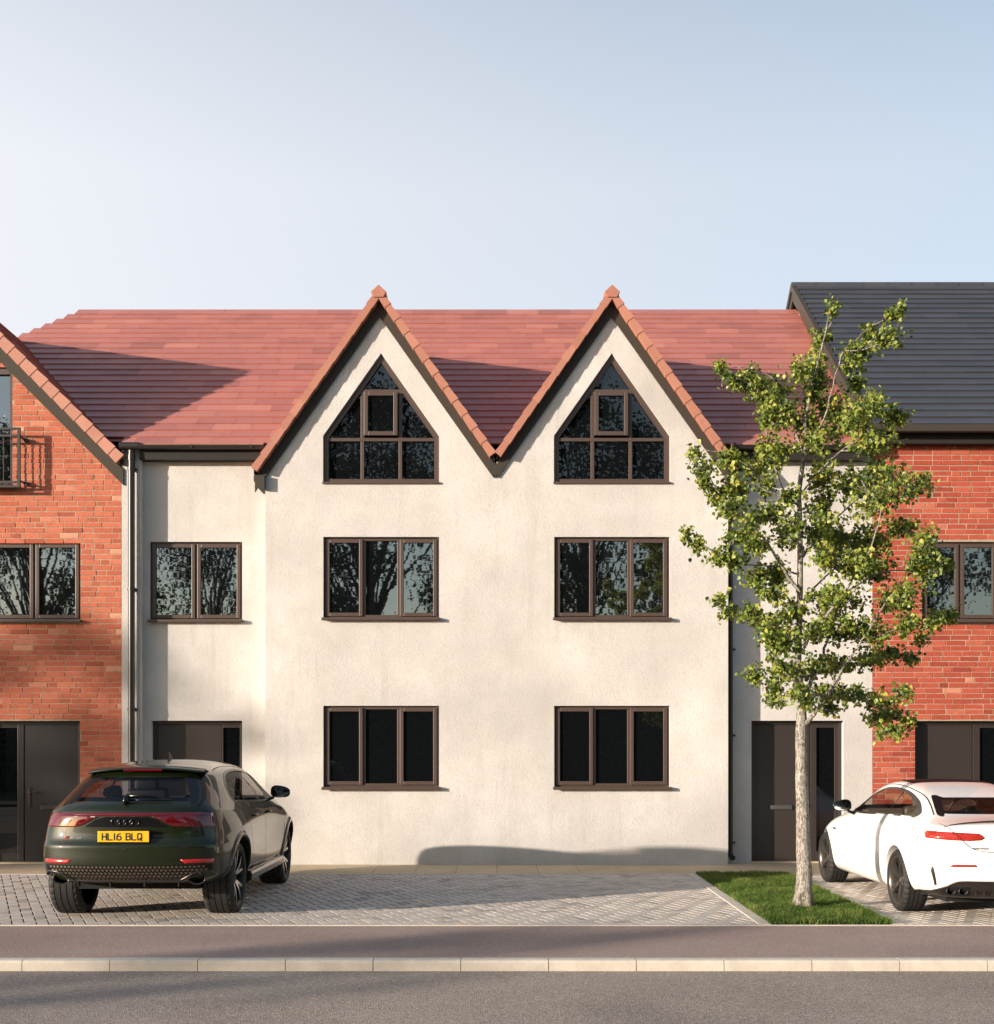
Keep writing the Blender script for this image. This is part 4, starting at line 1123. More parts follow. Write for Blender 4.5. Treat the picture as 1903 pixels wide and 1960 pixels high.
capf = [((.38,4.97,.82),(5.0,.83)),((.4,4.99,.76),(5.02,.77)),((.4,5.0,.70),(5.03,.70)),((.4,5.0,.62),(5.03,.62)),((.4,5.0,.5),(5.03,.5)),((.4,4.98,.4),(5.0,.4))]
def add_levels(S, k, ts):
    """extra ring levels between level k and k+1"""
    return [st_[:k+1] + [tuple(a + (b-a)*t for a, b in zip(st_[k], st_[k+1])) for t in ts] + st_[k+1:] for st_ in S]
S = add_levels(S, 6, (.58, .80))
def nudge(st_, k, dy): st_[k] = (st_[k][0], st_[k][1]+dy, st_[k][2])
nudge(S[0], 7, .020); nudge(S[0], 8, -.012); nudge(S[1], 7, .01)
capr = capr[:4] + [((.445,.075,.815),(.045,.815)),((.45,.018,.765),(-.008,.765))] + capr[4:]
capf = capf[:4] + [((.4,5.0,.58),(5.03,.58)),((.4,5.0,.54),(5.03,.54))] + capf[4:]
outer = cage_mesh(S, capr, capf, creases={5:.75, 8:.7, 4:.25}, lv=4)
car = Car(SU, outer.copy())
RW, RWr = .375, .292
n = 48
def wc(y, z, r, xa, xb): return prism_mesh([(y + r*math.cos(2*math.pi*k/n), z + r*math.sin(2*math.pi*k/n)) for k in range(n)], 'x', xa, xb)
wells = []
for y in (.95, 3.95):
    for sx_ in (-1, 1):
        a, b = (.58, 1.3) if sx_ > 0 else (-1.3, -.58); wells.append(wc(y, RW+.01, RW+.045, a, b))
me1 = cut(outer, wells, keep_mat=True)
# keep the well faces through the glazing cut: do the glazing as a second pass on its own slot
side_poly = catmull([(1.05,1.165),(1.03,1.22),(1.12,1.33),(1.38,1.435),(1.75,1.475),(2.2,1.478),(2.65,1.445),(3.0,1.375),(3.35,1.24),(3.60,1.125)], 6)
side_poly = rounded(side_poly + [(3.62,1.092),(2.6,1.112),(1.6,1.145)], .03, 2)
rear_poly = rounded([(-.615,1.195),(.615,1.195),(.575,1.30),(.475,1.425),(-.475,1.425),(-.575,1.30)], .05, 4)
front_poly = rounded([(-.70,1.13),(.70,1.13),(.57,1.46),(-.57,1.46)], .05, 4)
def cut_open(me, cutters):
    o = bpy.data.objects.new('b', me); COL.objects.link(o); tmp = []
    me.materials.clear()
    for mm in (M['paint_green'], M['well']): me.materials.append(mm)
    for cm in cutters:
        cm.materials.append(M['chrome']); c = bpy.data.objects.new('c', cm); COL.objects.link(c); tmp.append(c)
        md = o.modifiers.new('b', 'BOOLEAN'); md.operation = 'DIFFERENCE'; md.solver = 'EXACT'; md.object = c; md.material_mode = 'TRANSFER'
    out = baked(o)
    for c in tmp: bpy.data.objects.remove(c, do_unlink=True)
    bad = {i for i, mm in enumerate(out.materials) if mm and mm.name == M['chrome'].name}
    bm = bmesh.new(); bm.from_mesh(out); bmesh.ops.delete(bm, geom=[f for f in bm.faces if f.material_index in bad], context='FACES'); bm.to_mesh(out); bm.free(); return out
me2 = cut_open(me1, [prism_mesh(side_poly, 'x', -1.4, 1.4), prism_mesh(rear_poly, 'y', -.3, 1.30), prism_mesh(front_poly, 'y', 2.9, 4.6)])
body = finish_body(me2, 'body', M['paint_green'], SU, low=.40)
P = car.patch
# glazing
gl = P(side_poly, 'R', -.004, 'side_glass', M['glass_smoke']); P(side_poly, 'L', -.004, 'side_glass', M['glass_smoke'])
rw = P(rear_poly, 'r', -.004, 'rear_window', M['glass_rear']); P(front_poly, 'F', -.004, 'windscreen', M['glass_clear'])
# dark frame printed round the rear window, pillars and window seals
big = rounded([(-.655,1.165),(.655,1.165),(.62,1.30),(.515,1.445),(-.515,1.445),(-.62,1.30)], .05, 4)
rp = catmull(rear_poly, 1, True)
def ringpatch(o_, i_, axis, off, name, mt, parent):
    mb = MB(); n_ = len(i_); V = []
    for a, b in zip(o_, i_):
        h1, n1_ = car.hit(axis, *a); h2, n2_ = car.hit(axis, *b)
        h3, n3_ = car.hit(axis, (a[0]+b[0])/2, (a[1]+b[1])/2); V.append((h1+n1_*off+car.loc, h3+n3_*off+car.loc, h2+n2_*off+car.loc))
    for i in range(n_):
        j = (i+1) % n_; mb.face([V[i][0], V[j][0], V[j][1], V[i][1]]); mb.face([V[i][1], V[j][1], V[j][2], V[i][2]])
    return mb.build(name, mt, parent)
inn = offset_poly(rear_poly, .035)
ringpatch(big, inn, 'r', .002, 'window_frit', M['trim_black'], rw)
for sd in ('R', 'L'):
    car.strip(side_poly, sd, .022, .003, 'window_seal', M['trim_grey'], closed=True)
    car.strip([(1.30,1.14),(1.27,1.44)], sd, .02, .002, 'pillar', M['trim_black']); car.strip([(2.36,1.10),(2.30,1.28),(2.20,1.50)], sd, .075, .002, 'pillar', M['trim_black'])
for s_ in (-1, 1): car.strip(catmull([(.545*s_,1.462),(.600*s_,1.40),(.650*s_,1.30),(.685*s_,1.20),(.665*s_,1.15)], 5), 'r', .035, .003, 'pillar_trim', M['trim_black'])
# shut lines
tg = catmull([(-.61,1.155),(-.655,1.10),(-.66,.98),(-.65,.90),(-.635,.80)], 5) + [(-.61,.755),(-.56,.745),(0,.742),(.56,.745),(.61,.755)] + catmull([(.635,.80),(.65,.90),(.66,.98),(.655,1.10),(.61,1.155)], 5)
car.strip(tg, 'r', .0075, .0012, 'tailgate_gap', M['black'])
for sd in ('R', 'L'):
    for pl in (catmull([(2.36,1.10),(2.38,.9),(2.40,.6),(2.38,.42)], 6), catmull([(3.52,1.08),(3.56,.95),(3.50,.6),(3.42,.44)], 6), catmull([(1.42,1.13),(1.36,1.02),(1.46,.80),(1.60,.55),(1.62,.44)], 6)):
        car.strip(pl, sd, .007, .001, 'door_gap', M['black'])
    car.strip([(1.62,.425),(3.45,.425)], sd, .008, .001, 'door_gap', M['black'])
car.strip(catmull([(-.60,1.20),(-.585,1.55),(-.60,2.4),(-.59,3.0)], 6), 'T', .012, .001, 'roof_seam', M['black']); car.strip(catmull([(.60,1.20),(.585,1.55),(.60,2.4),(.59,3.0)], 6), 'T', .012, .001, 'roof_seam', M['black'])
car.strip([(-.56,1.30),(.56,1.30)], 'T', .008, .001, 'roof_seam', M['black'])
# light bar and lamps
bar = [(-.86,1.083),(-.60,1.087),(0,1.090),(.60,1.087),(.86,1.083),(.86,1.053),(.5,1.055),(-.5,1.055),(-.86,1.053)]
tl = P([(-.72,1.088),(.72,1.088),(.72,1.056),(-.72,1.056)], 'r', .004, 'light_bar', M['lamp_red'], thick=.008)
for s_ in (-1, 1):
    lp = [(.80*s_,1.076),(.70*s_,1.084),(.40*s_,1.058),(.26*s_,1.050),(.32*s_,1.025),(.44*s_,.962),(.52*s_,.947),(.825*s_,.942)]
    P(lp if s_ < 0 else lp[::-1], 'r', .006, 'tail_light', M['lamp_red'], thick=.01)
    car.strip([(.30*s_,1.048),(.52*s_,1.050)], 'r', .006, .0085, 'lamp_strip', M['chrome'])
    P([(.535*s_,.628),(.835*s_,.630),(.835*s_,.592),(.58*s_,.590)], 'r', .004, 'reflector', M['lamp_bright'], thick=.006)
P([(-.41,.948),(.41,.948),(.30,1.018),(.20,1.048),(-.20,1.048),(-.30,1.018)], 'r', .003, 'badge_panel', M['trim_black'])
# emblem of four rings
mb = MB()
for k in range(4):
    c = -.093 + k*.062; Q = []
    for j in range(25):
        a = 2*math.pi*j/24; q, nn = car.hit('r', c + .043*math.cos(a), .995 + .036*math.sin(a)); Q.append(Vector((c + .043*math.cos(a), q.y - .010, .995 + .036*math.sin(a))) + car.loc)
    mb.tube(Q, .0034, 6, caps=False)
mb.build('emblem', M['emblem'], SU, smooth=True)
# number plate
pl_y = min(car.hit('r', x_, z_)[0].y for x_ in (-.25,0,.25) for z_ in (.80,.86,.92)) - .012
mb = MB(); l = car.loc
mb.box(-.262+l.x, .252+l.x, pl_y-.004+l.y, pl_y+.03+l.y, .800, .918); po = mb.build('plate_holder', M['trim_black'], SU)
mb = MB(); mb.box(-.257+l.x, .247+l.x, pl_y-.010+l.y, pl_y-.0045+l.y, .805, .913); pp = mb.build('number_plate', M['plate_yellow'], po); bevel_mod(pp, .004)
car.strokes('HL16 BLQ', -.018, .857, .074, .385, pl_y-.0115, 'plate_lettering', M['plate_ink'], pp)
car.text('RS Q8', -.50, .836, .024, 'model_badge', M['chrome'], SU, width=.125, bold=.01, shear=.2)
mb = MB()
for k in range(3):
    x_ = -.612 + k*.014; q, _ = car.hit('r', x_, .84); mb.face([(x_-.008+l.x,q.y-.004+l.y,.822),(x_+.004+l.x,q.y-.004+l.y,.822),(x_+.022+l.x,q.y-.004+l.y,.856),(x_+.010+l.x,q.y-.004+l.y,.856)], m=0 if k < 2 else 1)
mb.build('model_badge', [M['lamp_bright'], M['chrome']], SU)
# bumper: mesh grille, diffuser, exhausts
gy = P([(-.82,.572),(.82,.572),(.825,.52),(.76,.50),(.50,.425),(-.50,.425),(-.76,.50),(-.825,.52)], 'r', .003, 'grille', M['trim_black'])
m = mat('grille_mesh', (.20,.17,.13), .35, .8); M['grille_mesh'] = m
mb = MB(); r = .0195; row = 0; z_ = .555
while z_ > .425:
    x_ = -.85 + (row % 2)*r*1.05
    while x_ < .86:
        lim = .78 if z_ > .50 else .53 + (z_-.425)/.075*.22
        if abs(x_) < lim:
            q, nn = car.hit('r', x_, z_)
            if q is not None:
                n0 = len(mb.v)
                for k in range(8):
                    a = 2*math.pi*(k+.5)/8; px_, pz_ = x_ + r*.80*math.cos(a), z_ + r*.66*math.sin(a); hh, h2 = car.hit('r', px_, pz_)
                    yy = (hh.y if hh is not None else q.y) - .007; mb.v.append((px_+l.x, yy+l.y, pz_))
                mb.f.append(tuple(n0+k for k in range(8))); mb.m.append(0); mb.t.append(.5)
        x_ += r*2.1
    z_ -= r*1.62; row += 1
o = mb.build('grille_mesh', M['grille_mesh'], gy)
trim = catmull([(-.825,.470),(-.815,.498),(-.76,.512),(-.66,.495),(-.54,.434),(-.46,.422),(0,.42),(.46,.422),(.54,.434),(.66,.495),(.76,.512),(.815,.498),(.825,.47)], 6)
car.raised(trim, 'r', .022, .02, 'diffuser_trim', M['trim_grey'])
P([(-.52,.418),(.52,.418),(.56,.395),(-.56,.395)], 'r', .004, 'diffuser', M['trim_grey'])
for x_ in (-.50,-.17,.17,.50):
    mb = MB(); q, _ = car.hit('r', x_, .41); q2, _ = car.hit('r', x_, .42); mb.prism([(q2.y+.02+l.y,.43),(q.y+.05+l.y,.352),(q.y-.035+l.y,.355),(q2.y-.018+l.y,.405)], 'x', x_-.007+l.x, x_+.007+l.x)
    mb.build('diffuser_fin', M['trim_grey'], SU, fix=True)
mb = MB()
lowp = [(-.93,-.3),(.93,-.3)]
for s_ in (-1, 1):
    mb = MB(); c = .675*s_; q, _ = car.hit('r', c, .44); N_ = 32; y0 = q.y + .01
    def el(y_, a_, b_): return [(c + a_*math.cos(2*math.pi*k/N_) + l.x, y_ + l.y, .43 + b_*math.sin(2*math.pi*k/N_)) for k in range(N_)]
    rs = [el(y0+.10,.062,.042), el(y0+.005,.086,.060), el(y0-.012,.086,.060), el(y0-.015,.079,.054), el(y0+.08,.072,.048)]; base = len(mb.v)
    for r_ in rs: mb.v += r_
    for a_ in range(4):
        for k in range(N_):
            k2 = (k+1) % N_; mb.f.append((base+a_*N_+k, base+a_*N_+k2, base+(a_+1)*N_+k2, base+(a_+1)*N_+k)); mb.m.append(0 if a_ < 3 else 1); mb.t.append(.5)
    mb.f.append(tuple(base+4*N_+k for k in range(N_))); mb.m.append(1); mb.t.append(.5)
    mb.build('exhaust', [M['trim_grey'], M['black']], SU, smooth=True, fix=True)
# underbody
mb = MB(); mb.box(-.62+l.x, .62+l.x, .55+l.y, 4.5+l.y, .29, .40); mb.build('underbody', M['well'], SU)
# roof spoiler with brake light
sp = []
bm = bmesh.new(); rows = []
for (yo, dz) in ((1.12,.012),(.98,.016),(.80,.006),(.70,-.016),(.695,-.034),(.80,-.052),(.95,-.03)):
    r_ = []
    for i in range(-8, 9):
        t = i/8; x_ = t*.60; cyv = .10*abs(t)**3; z_ = 1.555 - .045*abs(t)**2.2 + dz - .02*(1.12-yo)*1.6
        r_.append(bm.verts.new((x_, yo + cyv, z_)))
    rows.append(r_)
for a, b in zip(rows, rows[1:]):
    for i in range(16): bm.faces.new((a[i], b[i], b[i+1], a[i+1]))
bmesh.ops.recalc_face_normals(bm, faces=bm.faces)
for f in bm.faces: f.smooth = True
me = bpy.data.meshes.new('spoiler'); bm.to_mesh(me); bm.free(); me.materials.append(M['paint_green']); o = bpy.data.objects.new('spoiler', me); COL.objects.link(o); o.parent = SU
ss = o.modifiers.new('s', 'SUBSURF'); ss.levels = 2; ss.render_levels = 2
mb = MB(); mb.box(-.20+l.x, .20+l.x, .685+l.y, .70+l.y, 1.488, 1.512); b_ = mb.build('brake_light', M['lamp_red'], o); bevel_mod(b_, .004)
# aerial fin, wiper
mb = MB(); mb.prism([(1.70+l.y,1.600),(1.88+l.y,1.606),(1.74+l.y,1.685),(1.71+l.y,1.68)], 'x', -.008+l.x, .008+l.x); o = mb.build('aerial', M['trim_black'], SU, fix=True)
def pt(x_, z_, off): q, nn = car.hit('r', x_, z_); return q + nn*off + car.loc
mb = MB(); mb.tube([pt(-.02,1.165,.02), pt(-.02,1.19,.04), pt(-.01,1.215,.045)], [.028,.03,.024], 10); mb.tube([pt(-.02,1.205,.05), pt(.15,1.212,.045), pt(.28,1.205,.035)], [.020,.014,.010], 8)
mb.tube([pt(.0,1.192,.02), pt(.2,1.195,.018), pt(.42,1.192,.018)], .008, 6); mb.build('wiper', M['trim_black'], SU, smooth=True)
# arch trims, sills, handles, mirrors
for sd, s_ in (('R', 1), ('L', -1)):
    for y in (.95, 3.95):
        mb = MB(); N_ = 40; rr = [(RW+.040,.004),(RW+.048,.016),(RW+.075,.018),(RW+.100,.006),(RW+.104,-.01)]; prev = None
        for k in range(N_+1):
            a = R(-12) + R(188)*k/N_; ring = []
            for (r_, of) in rr:
                yy, zz = y + r_*math.cos(a), RW+.01 + r_*math.sin(a)
                q, nn = car.hit(sd, yy, max(zz, .30)); xx = (q.x if q is not None else .95*s_); ring.append((xx + s_*of + l.x, yy + l.y, zz))
            n0 = len(mb.v); mb.v += ring
            if prev is not None:
                for i in range(len(rr)-1): mb.f.append((prev+i, prev+i+1, n0+i+1, n0+i)); mb.m.append(0); mb.t.append(.5)
            prev = n0
        mb.build('wheel_arch', M['paint_green'], SU, smooth=True, fix=True)
    mb = MB(); xx = .975*s_
    q = [(xx-s_*.08+l.x,.40),(xx-s_*.005+l.x,.395),(xx+s_*.018+l.x,.36),(xx+s_*.012+l.x,.30),(xx-s_*.06+l.x,.25)]
    mb.prism(q, 'y', 1.40+l.y, 3.50+l.y); o = mb.build('sill_trim', M['paint_green'], SU, fix=True); bevel_mod(o, .012, 3)
    for y in (1.70, 2.62):
        q_, nn = car.hit(sd, y, .985); x_ = q_.x + l.x
        mb = MB(); mb.tube([(x_-s_*.0,y-.10+l.y,.985),(x_+s_*.028,y-.075+l.y,.987),(x_+s_*.034,y+l.y,.989),(x_+s_*.028,y+.075+l.y,.987),(x_,y+.10+l.y,.985)], .012, 8); mb.build('door_handle', M['trim_black'], SU, smooth=True)
    mirror_part(car, 1.02*s_ + .0, 3.02, 1.195, s_, 1.0)
for y in (.95, 3.95):
    for s_ in (-1, 1): wheel(car, .945*s_, y, s_, RW, RWr, .315, 'five')
# cabin
lens_interior(car, 1.06, .55, 4.0, .80, 3.15, 1.13, M['seat_dark'])
seat(car, -.38, 2.35, .62, M['seat_dark'], .60); seat(car, .38, 2.35, .62, M['seat_tan'], .60)
mb = MB(); mb.box(-.62+l.x,.62+l.x,1.20+l.y,1.36+l.y,.7,1.10)
o = mb.build('rear_seat', M['seat_dark'], SU); bevel_mod(o, .05, 3)
for x_ in (-.40, .40):
    mb = MB(); mb.box(x_-.12+l.x,x_+.12+l.x,1.22+l.y,1.33+l.y,1.10,1.22); o = mb.build('headrest', M['seat_dark'], SU); bevel_mod(o, .04, 3)
sw(car, .38, 2.95, 1.12)
# ---- white coupe beyond the lawn
CP = empty('parked_coupe', (5.17, 12.50, 0), 'white two-door coupe with black roof panel parked beside the street tree', 'car')
S = [
 [(0,.06,.985),(.33,.08,.982),(.64,.17,.955),(.775,.25,.925),(.84,.27,.885),(.875,.25,.84),(.895,.23,.77),(.905,.20,.62),(.895,.20,.45),(.82,.26,.25),(.5,.17,.225),(0,.15,.225)],
 [(0,.42,1.005),(.33,.43,1.00),(.61,.48,.98),(.745,.52,.955),(.83,.53,.915),(.88,.51,.86),(.915,.49,.77),(.93,.46,.62),(.915,.46,.44),(.85,.48,.23),(.5,.48,.2),(0,.48,.2)],
 [(0,.78,1.035),(.33,.79,1.03),(.575,.84,1.025),(.705,.90,.985),(.80,.94,.945),(.875,.98,.875),(.935,1.06,.775),(.95,1.10,.62),(.93,1.10,.44),(.875,1.10,.155),(.5,1.1,.19),(0,1.1,.19)],
 [(0,1.46,1.235),(.30,1.45,1.23),(.50,1.42,1.22),(.66,1.40,1.10),(.79,1.42,.985),(.87,1.45,.895),(.925,1.48,.775),(.935,1.50,.61),(.925,1.50,.43),(.875,1.50,.155),(.5,1.5,.18),(0,1.5,.18)],
 [(0,1.98,1.355),(.32,1.97,1.35),(.56,1.95,1.325),(.685,1.93,1.15),(.795,1.92,.985),(.865,1.92,.895),(.915,1.92,.765),(.905,1.92,.60),(.92,1.92,.41),(.875,1.92,.155),(.5,1.9,.18),(0,1.9,.18)],
 [(0,2.48,1.385),(.33,2.47,1.38),(.58,2.45,1.345),(.695,2.43,1.15),(.795,2.42,.972),(.865,2.42,.885),(.91,2.42,.76),(.90,2.42,.59),(.92,2.42,.40),(.875,2.42,.155),(.5,2.4,.18),(0,2.4,.18)],
 [(0,2.88,1.335),(.34,2.87,1.325),(.60,2.84,1.285),(.71,2.88,1.11),(.80,2.92,.955),(.865,2.92,.875),(.91,2.92,.75),(.90,2.92,.585),(.915,2.92,.40),(.875,2.92,.155),(.5,2.9,.18),(0,2.9,.18)],
 [(0,3.42,1.05),(.38,3.39,1.04),(.66,3.32,.99),(.75,3.34,.955),(.815,3.36,.925),(.87,3.36,.865),(.91,3.36,.745),(.91,3.40,.585),(.91,3.42,.40),(.875,3.42,.155),(.5,3.4,.18),(0,3.4,.18)],
 [(0,4.0,.945),(.38,4.0,.935),(.66,4.0,.895),(.765,4.0,.865),(.83,4.0,.835),(.88,4.03,.785),(.935,4.07,.70),(.95,4.07,.58),(.93,4.07,.42),(.875,4.07,.155),(.5,4.0,.18),(0,4.0,.18)],
 [(0,4.5,.83),(.36,4.48,.82),(.60,4.44,.79),(.69,4.42,.765),(.75,4.42,.735),(.80,4.42,.695),(.845,4.42,.63),(.86,4.42,.54),(.845,4.42,.41),(.78,4.44,.21),(.5,4.45,.18),(0,4.45,.18)],
 [(0,4.82,.70),(.35,4.79,.69),(.50,4.72,.665),(.58,4.68,.64),(.63,4.66,.61),(.66,4.65,.57),(.68,4.64,.53),(.69,4.64,.47),(.68,4.64,.38),(.62,4.68,.22),(.4,4.75,.2),(0,4.78,.2)],
]
capr = [((.44,.085,.945),(.045,.955)),((.46,.085,.895),(.055,.90)),((.46,.08,.84),(.05,.84)),((.47,.075,.77),(.045,.77)),((.47,.045,.62),(.01,.62)),((.47,.05,.43),(.01,.43))]
capf = [((.35,4.86,.64),(4.9,.65)),((.36,4.88,.61),(4.92,.61)),((.37,4.9,.57),(4.93,.57)),((.38,4.9,.52),(4.94,.52)),((.38,4.9,.46),(4.94,.46)),((.37,4.88,.36),(4.92,.36))]
outer = cage_mesh(S, capr, capf, lv=4)
car = Car(CP, outer.copy()); l = car.loc; P = car.patch
RW, RWr, YA, YB = .328, .250, 1.10, 4.07
wells = [wc(y, RW+.005, RW+.036, a, b) for y in (YA, YB) for (a, b) in ((.60,1.3),(-1.3,-.60))]
me1 = cut(outer, wells, keep_mat=True)
side_poly = catmull([(1.07,1.000),(1.06,1.02),(1.17,1.065),(1.42,1.150),(1.78,1.235),(2.12,1.268),(2.45,1.255),(2.75,1.180),(3.02,1.065),(3.20,.975)], 6)
side_poly = rounded(side_poly + [(3.22,.950),(2.4,.972),(1.5,.998)], .02, 2)
rear_poly = rounded([(-.505,1.042),(.505,1.042),(.455,1.12),(.395,1.195),(-.395,1.195),(-.455,1.12)], .03, 3)
front_poly = rounded([(-.64,1.03),(.64,1.03),(.52,1.285),(-.52,1.285)], .05, 4)
me2 = cut_open(me1, [prism_mesh(side_poly, 'x', .42, 1.4), prism_mesh(side_poly, 'x', -1.4, -.42), prism_mesh(rear_poly, 'y', .5, 1.6), prism_mesh(front_poly, 'y', 2.6, 3.9)])
body = finish_body(me2, 'body', M['paint_white'], CP)
for sd in ('R', 'L'): P(side_poly, sd, -.004, 'side_glass', M['glass_clear'])
rw = P(rear_poly, 'r', -.004, 'rear_window', M['glass_rear']); P(front_poly, 'F', -.004, 'windscreen', M['glass_clear'])
big = rounded([(-.585,1.016),(.585,1.016),(.505,1.12),(.435,1.216),(-.435,1.216),(-.505,1.12)], .03, 3)
ringpatch(big, offset_poly(rear_poly, .02), 'r', .002, 'window_frit', M['roof_glass'], rw)
for sd in ('R', 'L'):
    car.strip(side_poly, sd, .026, .003, 'window_seal', M['trim_grey'], closed=True)
    car.strip([(1.34,.99),(1.22,1.16)], sd, .016, .002, 'pillar', M['trim_grey']); car.strip([(1.86,.975),(1.92,1.28)], sd, .020, .002, 'pillar', M['trim_grey'])
# black roof and the dark seams running down the rear pillars
rf_ = rounded([(-.44,2.02),(.44,2.02),(.455,2.2),(.47,2.78),(-.47,2.78),(-.455,2.2)], .05, 4)
P(rf_, 'T', .002, 'roof_panel', M['roof_glass'], res=.04)
for s_ in (-1, 1): car.strip(catmull([(.60*s_,.86),(.535*s_,1.15),(.495*s_,1.45),(.52*s_,1.85),(.545*s_,2.3),(.56*s_,2.75)], 8), 'T', .014, .002, 'roof_seam', M['trim_black'])
# tail lamps
for s_ in (-1, 1):
    lp = [(.885*s_,.893),(.62*s_,.890),(.415*s_,.882),(.385*s_,.862),(.362*s_,.838),(.40*s_,.815),(.50*s_,.806),(.70*s_,.812),(.86*s_,.825),(.90*s_,.86)]
    tlp = P(lp, 'r', .005, 'tail_light', M['lamp_orange'], thick=.008)
    P([(.28,.835),(.40,.862),(.41,.895),(.28,.893)], 'R' if s_ > 0 else 'L', .005, 'tail_light', M['lamp_orange'], thick=.008)
    for k in range(8):
        x_ = (.42+.028*k)*s_; car.strip([(x_,.832),(x_+.014*s_,.872)], 'r', .006, .0085, 'lamp_rib', M['lamp_bright'], parent=tlp)
    P([(.44*s_,.555),(.70*s_,.548),(.66*s_,.575),(.46*s_,.577)], 'r', .003, 'reflector', M['lamp_orange'], thick=.005)
    P([(.785*s_,.36),(.805*s_,.36),(.845*s_,.50),(.84*s_,.565),(.822*s_,.53)], 'r', .002, 'bumper_vent', M['trim_grey'])
tg = catmull([(-.70,.955),(-.62,.87),(-.56,.80),(-.49,.735),(-.38,.705),(-.2,.695),(0,.693),(.2,.695),(.38,.705),(.49,.735),(.56,.80),(.62,.87),(.70,.955)], 5)
car.strip(tg, 'r', .006, .0095, 'boot_gap', M['trim_grey'])
mb = MB(); Q = []
for k in range(25):
    x_ = -.70 + 1.4*k/24; q, nn = car.hit('T', x_, .20 + .10*abs(x_/.7)**3); Q.append(q + Vector((0,-.03,.012 - .012*abs(x_/.7)**4)) + l)
mb.tube(Q, [.003 + .009*(1-abs(k-12)/12)**.5 for k in range(25)], 8); mb.build('boot_lip', M['trim_grey'], CP, smooth=True)
car.text('BOSSKONHOLIT', -.405, .735, .015, 'model_badge', M['trim_grey'], CP, width=.15, bold=.005)
pl_y = car.hit('r', 0, .62)[0].y - .01
mb = MB(); mb.box(-.26+l.x, .26+l.x, pl_y-.006+l.y, pl_y+.03+l.y, .60, .71); po = mb.build('number_plate', M['plate_yellow'], CP)
# lower bumper in satin grey, exhausts
dif = [(-.86,.235),(.86,.235),(.83,.30),(.66,.385),(.58,.405),(-.58,.405),(-.66,.385),(-.83,.30)]
P(dif, 'r', .004, 'diffuser', M['trim_grey'])
car.raised(catmull([(-.84,.275),(-.74,.335),(-.64,.388),(-.56,.404),(-.3,.405),(.3,.405),(.56,.404),(.64,.388),(.74,.335),(.84,.275)], 5), 'r', .02, .01, 'diffuser_trim', M['trim_grey'])
for s_ in (-1, 1):
    P(rounded([(.47*s_,.255),(.73*s_,.265),(.74*s_,.335),(.70*s_,.355),(.49*s_,.352)], .02, 3), 'r', .006, 'exhaust_recess', M['black'])
    for cx_ in (.555, .665):
        mb = MB(); c = cx_*s_; q, _ = car.hit('r', c, .31); y0 = q.y
        lathe_pts = ((.06,.030),(-.018,.040),(-.028,.042),(-.030,.038),(.05,.034)); N_ = 28
        for (yy, r_) in lathe_pts:
            for k in range(N_): mb.v.append((c + r_*math.cos(2*math.pi*k/N_)*1.1 + l.x, y0 + yy + l.y, .307 + r_*.95*math.sin(2*math.pi*k/N_)))
        for a_ in range(4):
            for k in range(N_):
                k2 = (k+1) % N_; mb.f.append((a_*N_+k, a_*N_+k2, (a_+1)*N_+k2, (a_+1)*N_+k)); mb.m.append(0 if a_ < 3 else 1); mb.t.append(.5)
        mb.f.append(tuple(4*N_+k for k in range(N_))); mb.m.append(1); mb.t.append(.5)
        mb.build('exhaust', [M['steel'], M['black']], CP, smooth=True, fix=True)
for x_ in (-.44,-.36,-.28,-.20):
    mb = MB(); mb.box(x_+l.x, x_+.012+l.x, car.hit('r',x_,.30)[0].y-.03+l.y, car.hit('r',x_,.30)[0].y+.02+l.y, .25, .345)
    mb.build('diffuser_fin', M['trim_grey'], CP)
mb = MB(); mb.box(-.62+l.x, .62+l.x, .45+l.y, 4.4+l.y, .17, .27); mb.build('underbody', M['well'], CP)
# side details
for sd, s_ in (('R', 1), ('L', -1)):
    for pl in (catmull([(1.88,.975),(1.80,.85),(1.72,.65),(1.74,.40)], 6), catmull([(3.26,.94),(3.32,.80),(3.28,.55),(3.20,.30)], 6)):
        car.strip(pl, sd, .006, .001, 'door_gap', M['trim_grey'])
    car.strip([(1.55,.395),(3.5,.36)], sd, .005, .001, 'sill_gap', M['trim_grey'])
    car.raised([(y_, .865 + .004*math.sin((y_-2.05)*9)) for y_ in [2.02+.02*k for k in range(13)]], sd, .026, .03, 'door_handle', M['paint_white'])
    mirror_part(car, .985*s_, 2.98, 1.03, s_, .95)
    q, nn = car.hit(sd, 3.62, .72); mb = MB(); mb.box(min(q.x, q.x+.006*s_)+l.x, max(q.x, q.x+.006*s_)+l.x, 3.55+l.y, 3.68+l.y, .712, .735); mb.build('wing_badge', M['trim_grey'], CP)
for y in (YA, YB):
    for s_ in (-1, 1): wheel(car, .925*s_, y, s_, RW, RWr, .25, 'ten')
lens_interior(car, .90, .75, 3.5, .72, 2.85, .99, M['seat_tan'])
seat(car, -.36, 2.0, .50, M['seat_tan'], .53, .46); seat(car, .36, 2.0, .50, M['seat_tan'], .53, .46)
mb = MB(); mb.box(-.55+l.x,.55+l.x,1.10+l.y,1.24+l.y,.6,.97); o = mb.build('rear_seat', M['seat_tan'], CP); bevel_mod(o, .05, 3)
for x_ in (-.34, .34):
    mb = MB(); mb.box(x_-.11+l.x,x_+.11+l.x,1.12+l.y,1.21+l.y,.97,1.06); o = mb.build('headrest', M['seat_tan'], CP); bevel_mod(o, .035, 3)
sw(car, .36, 2.62, .98)
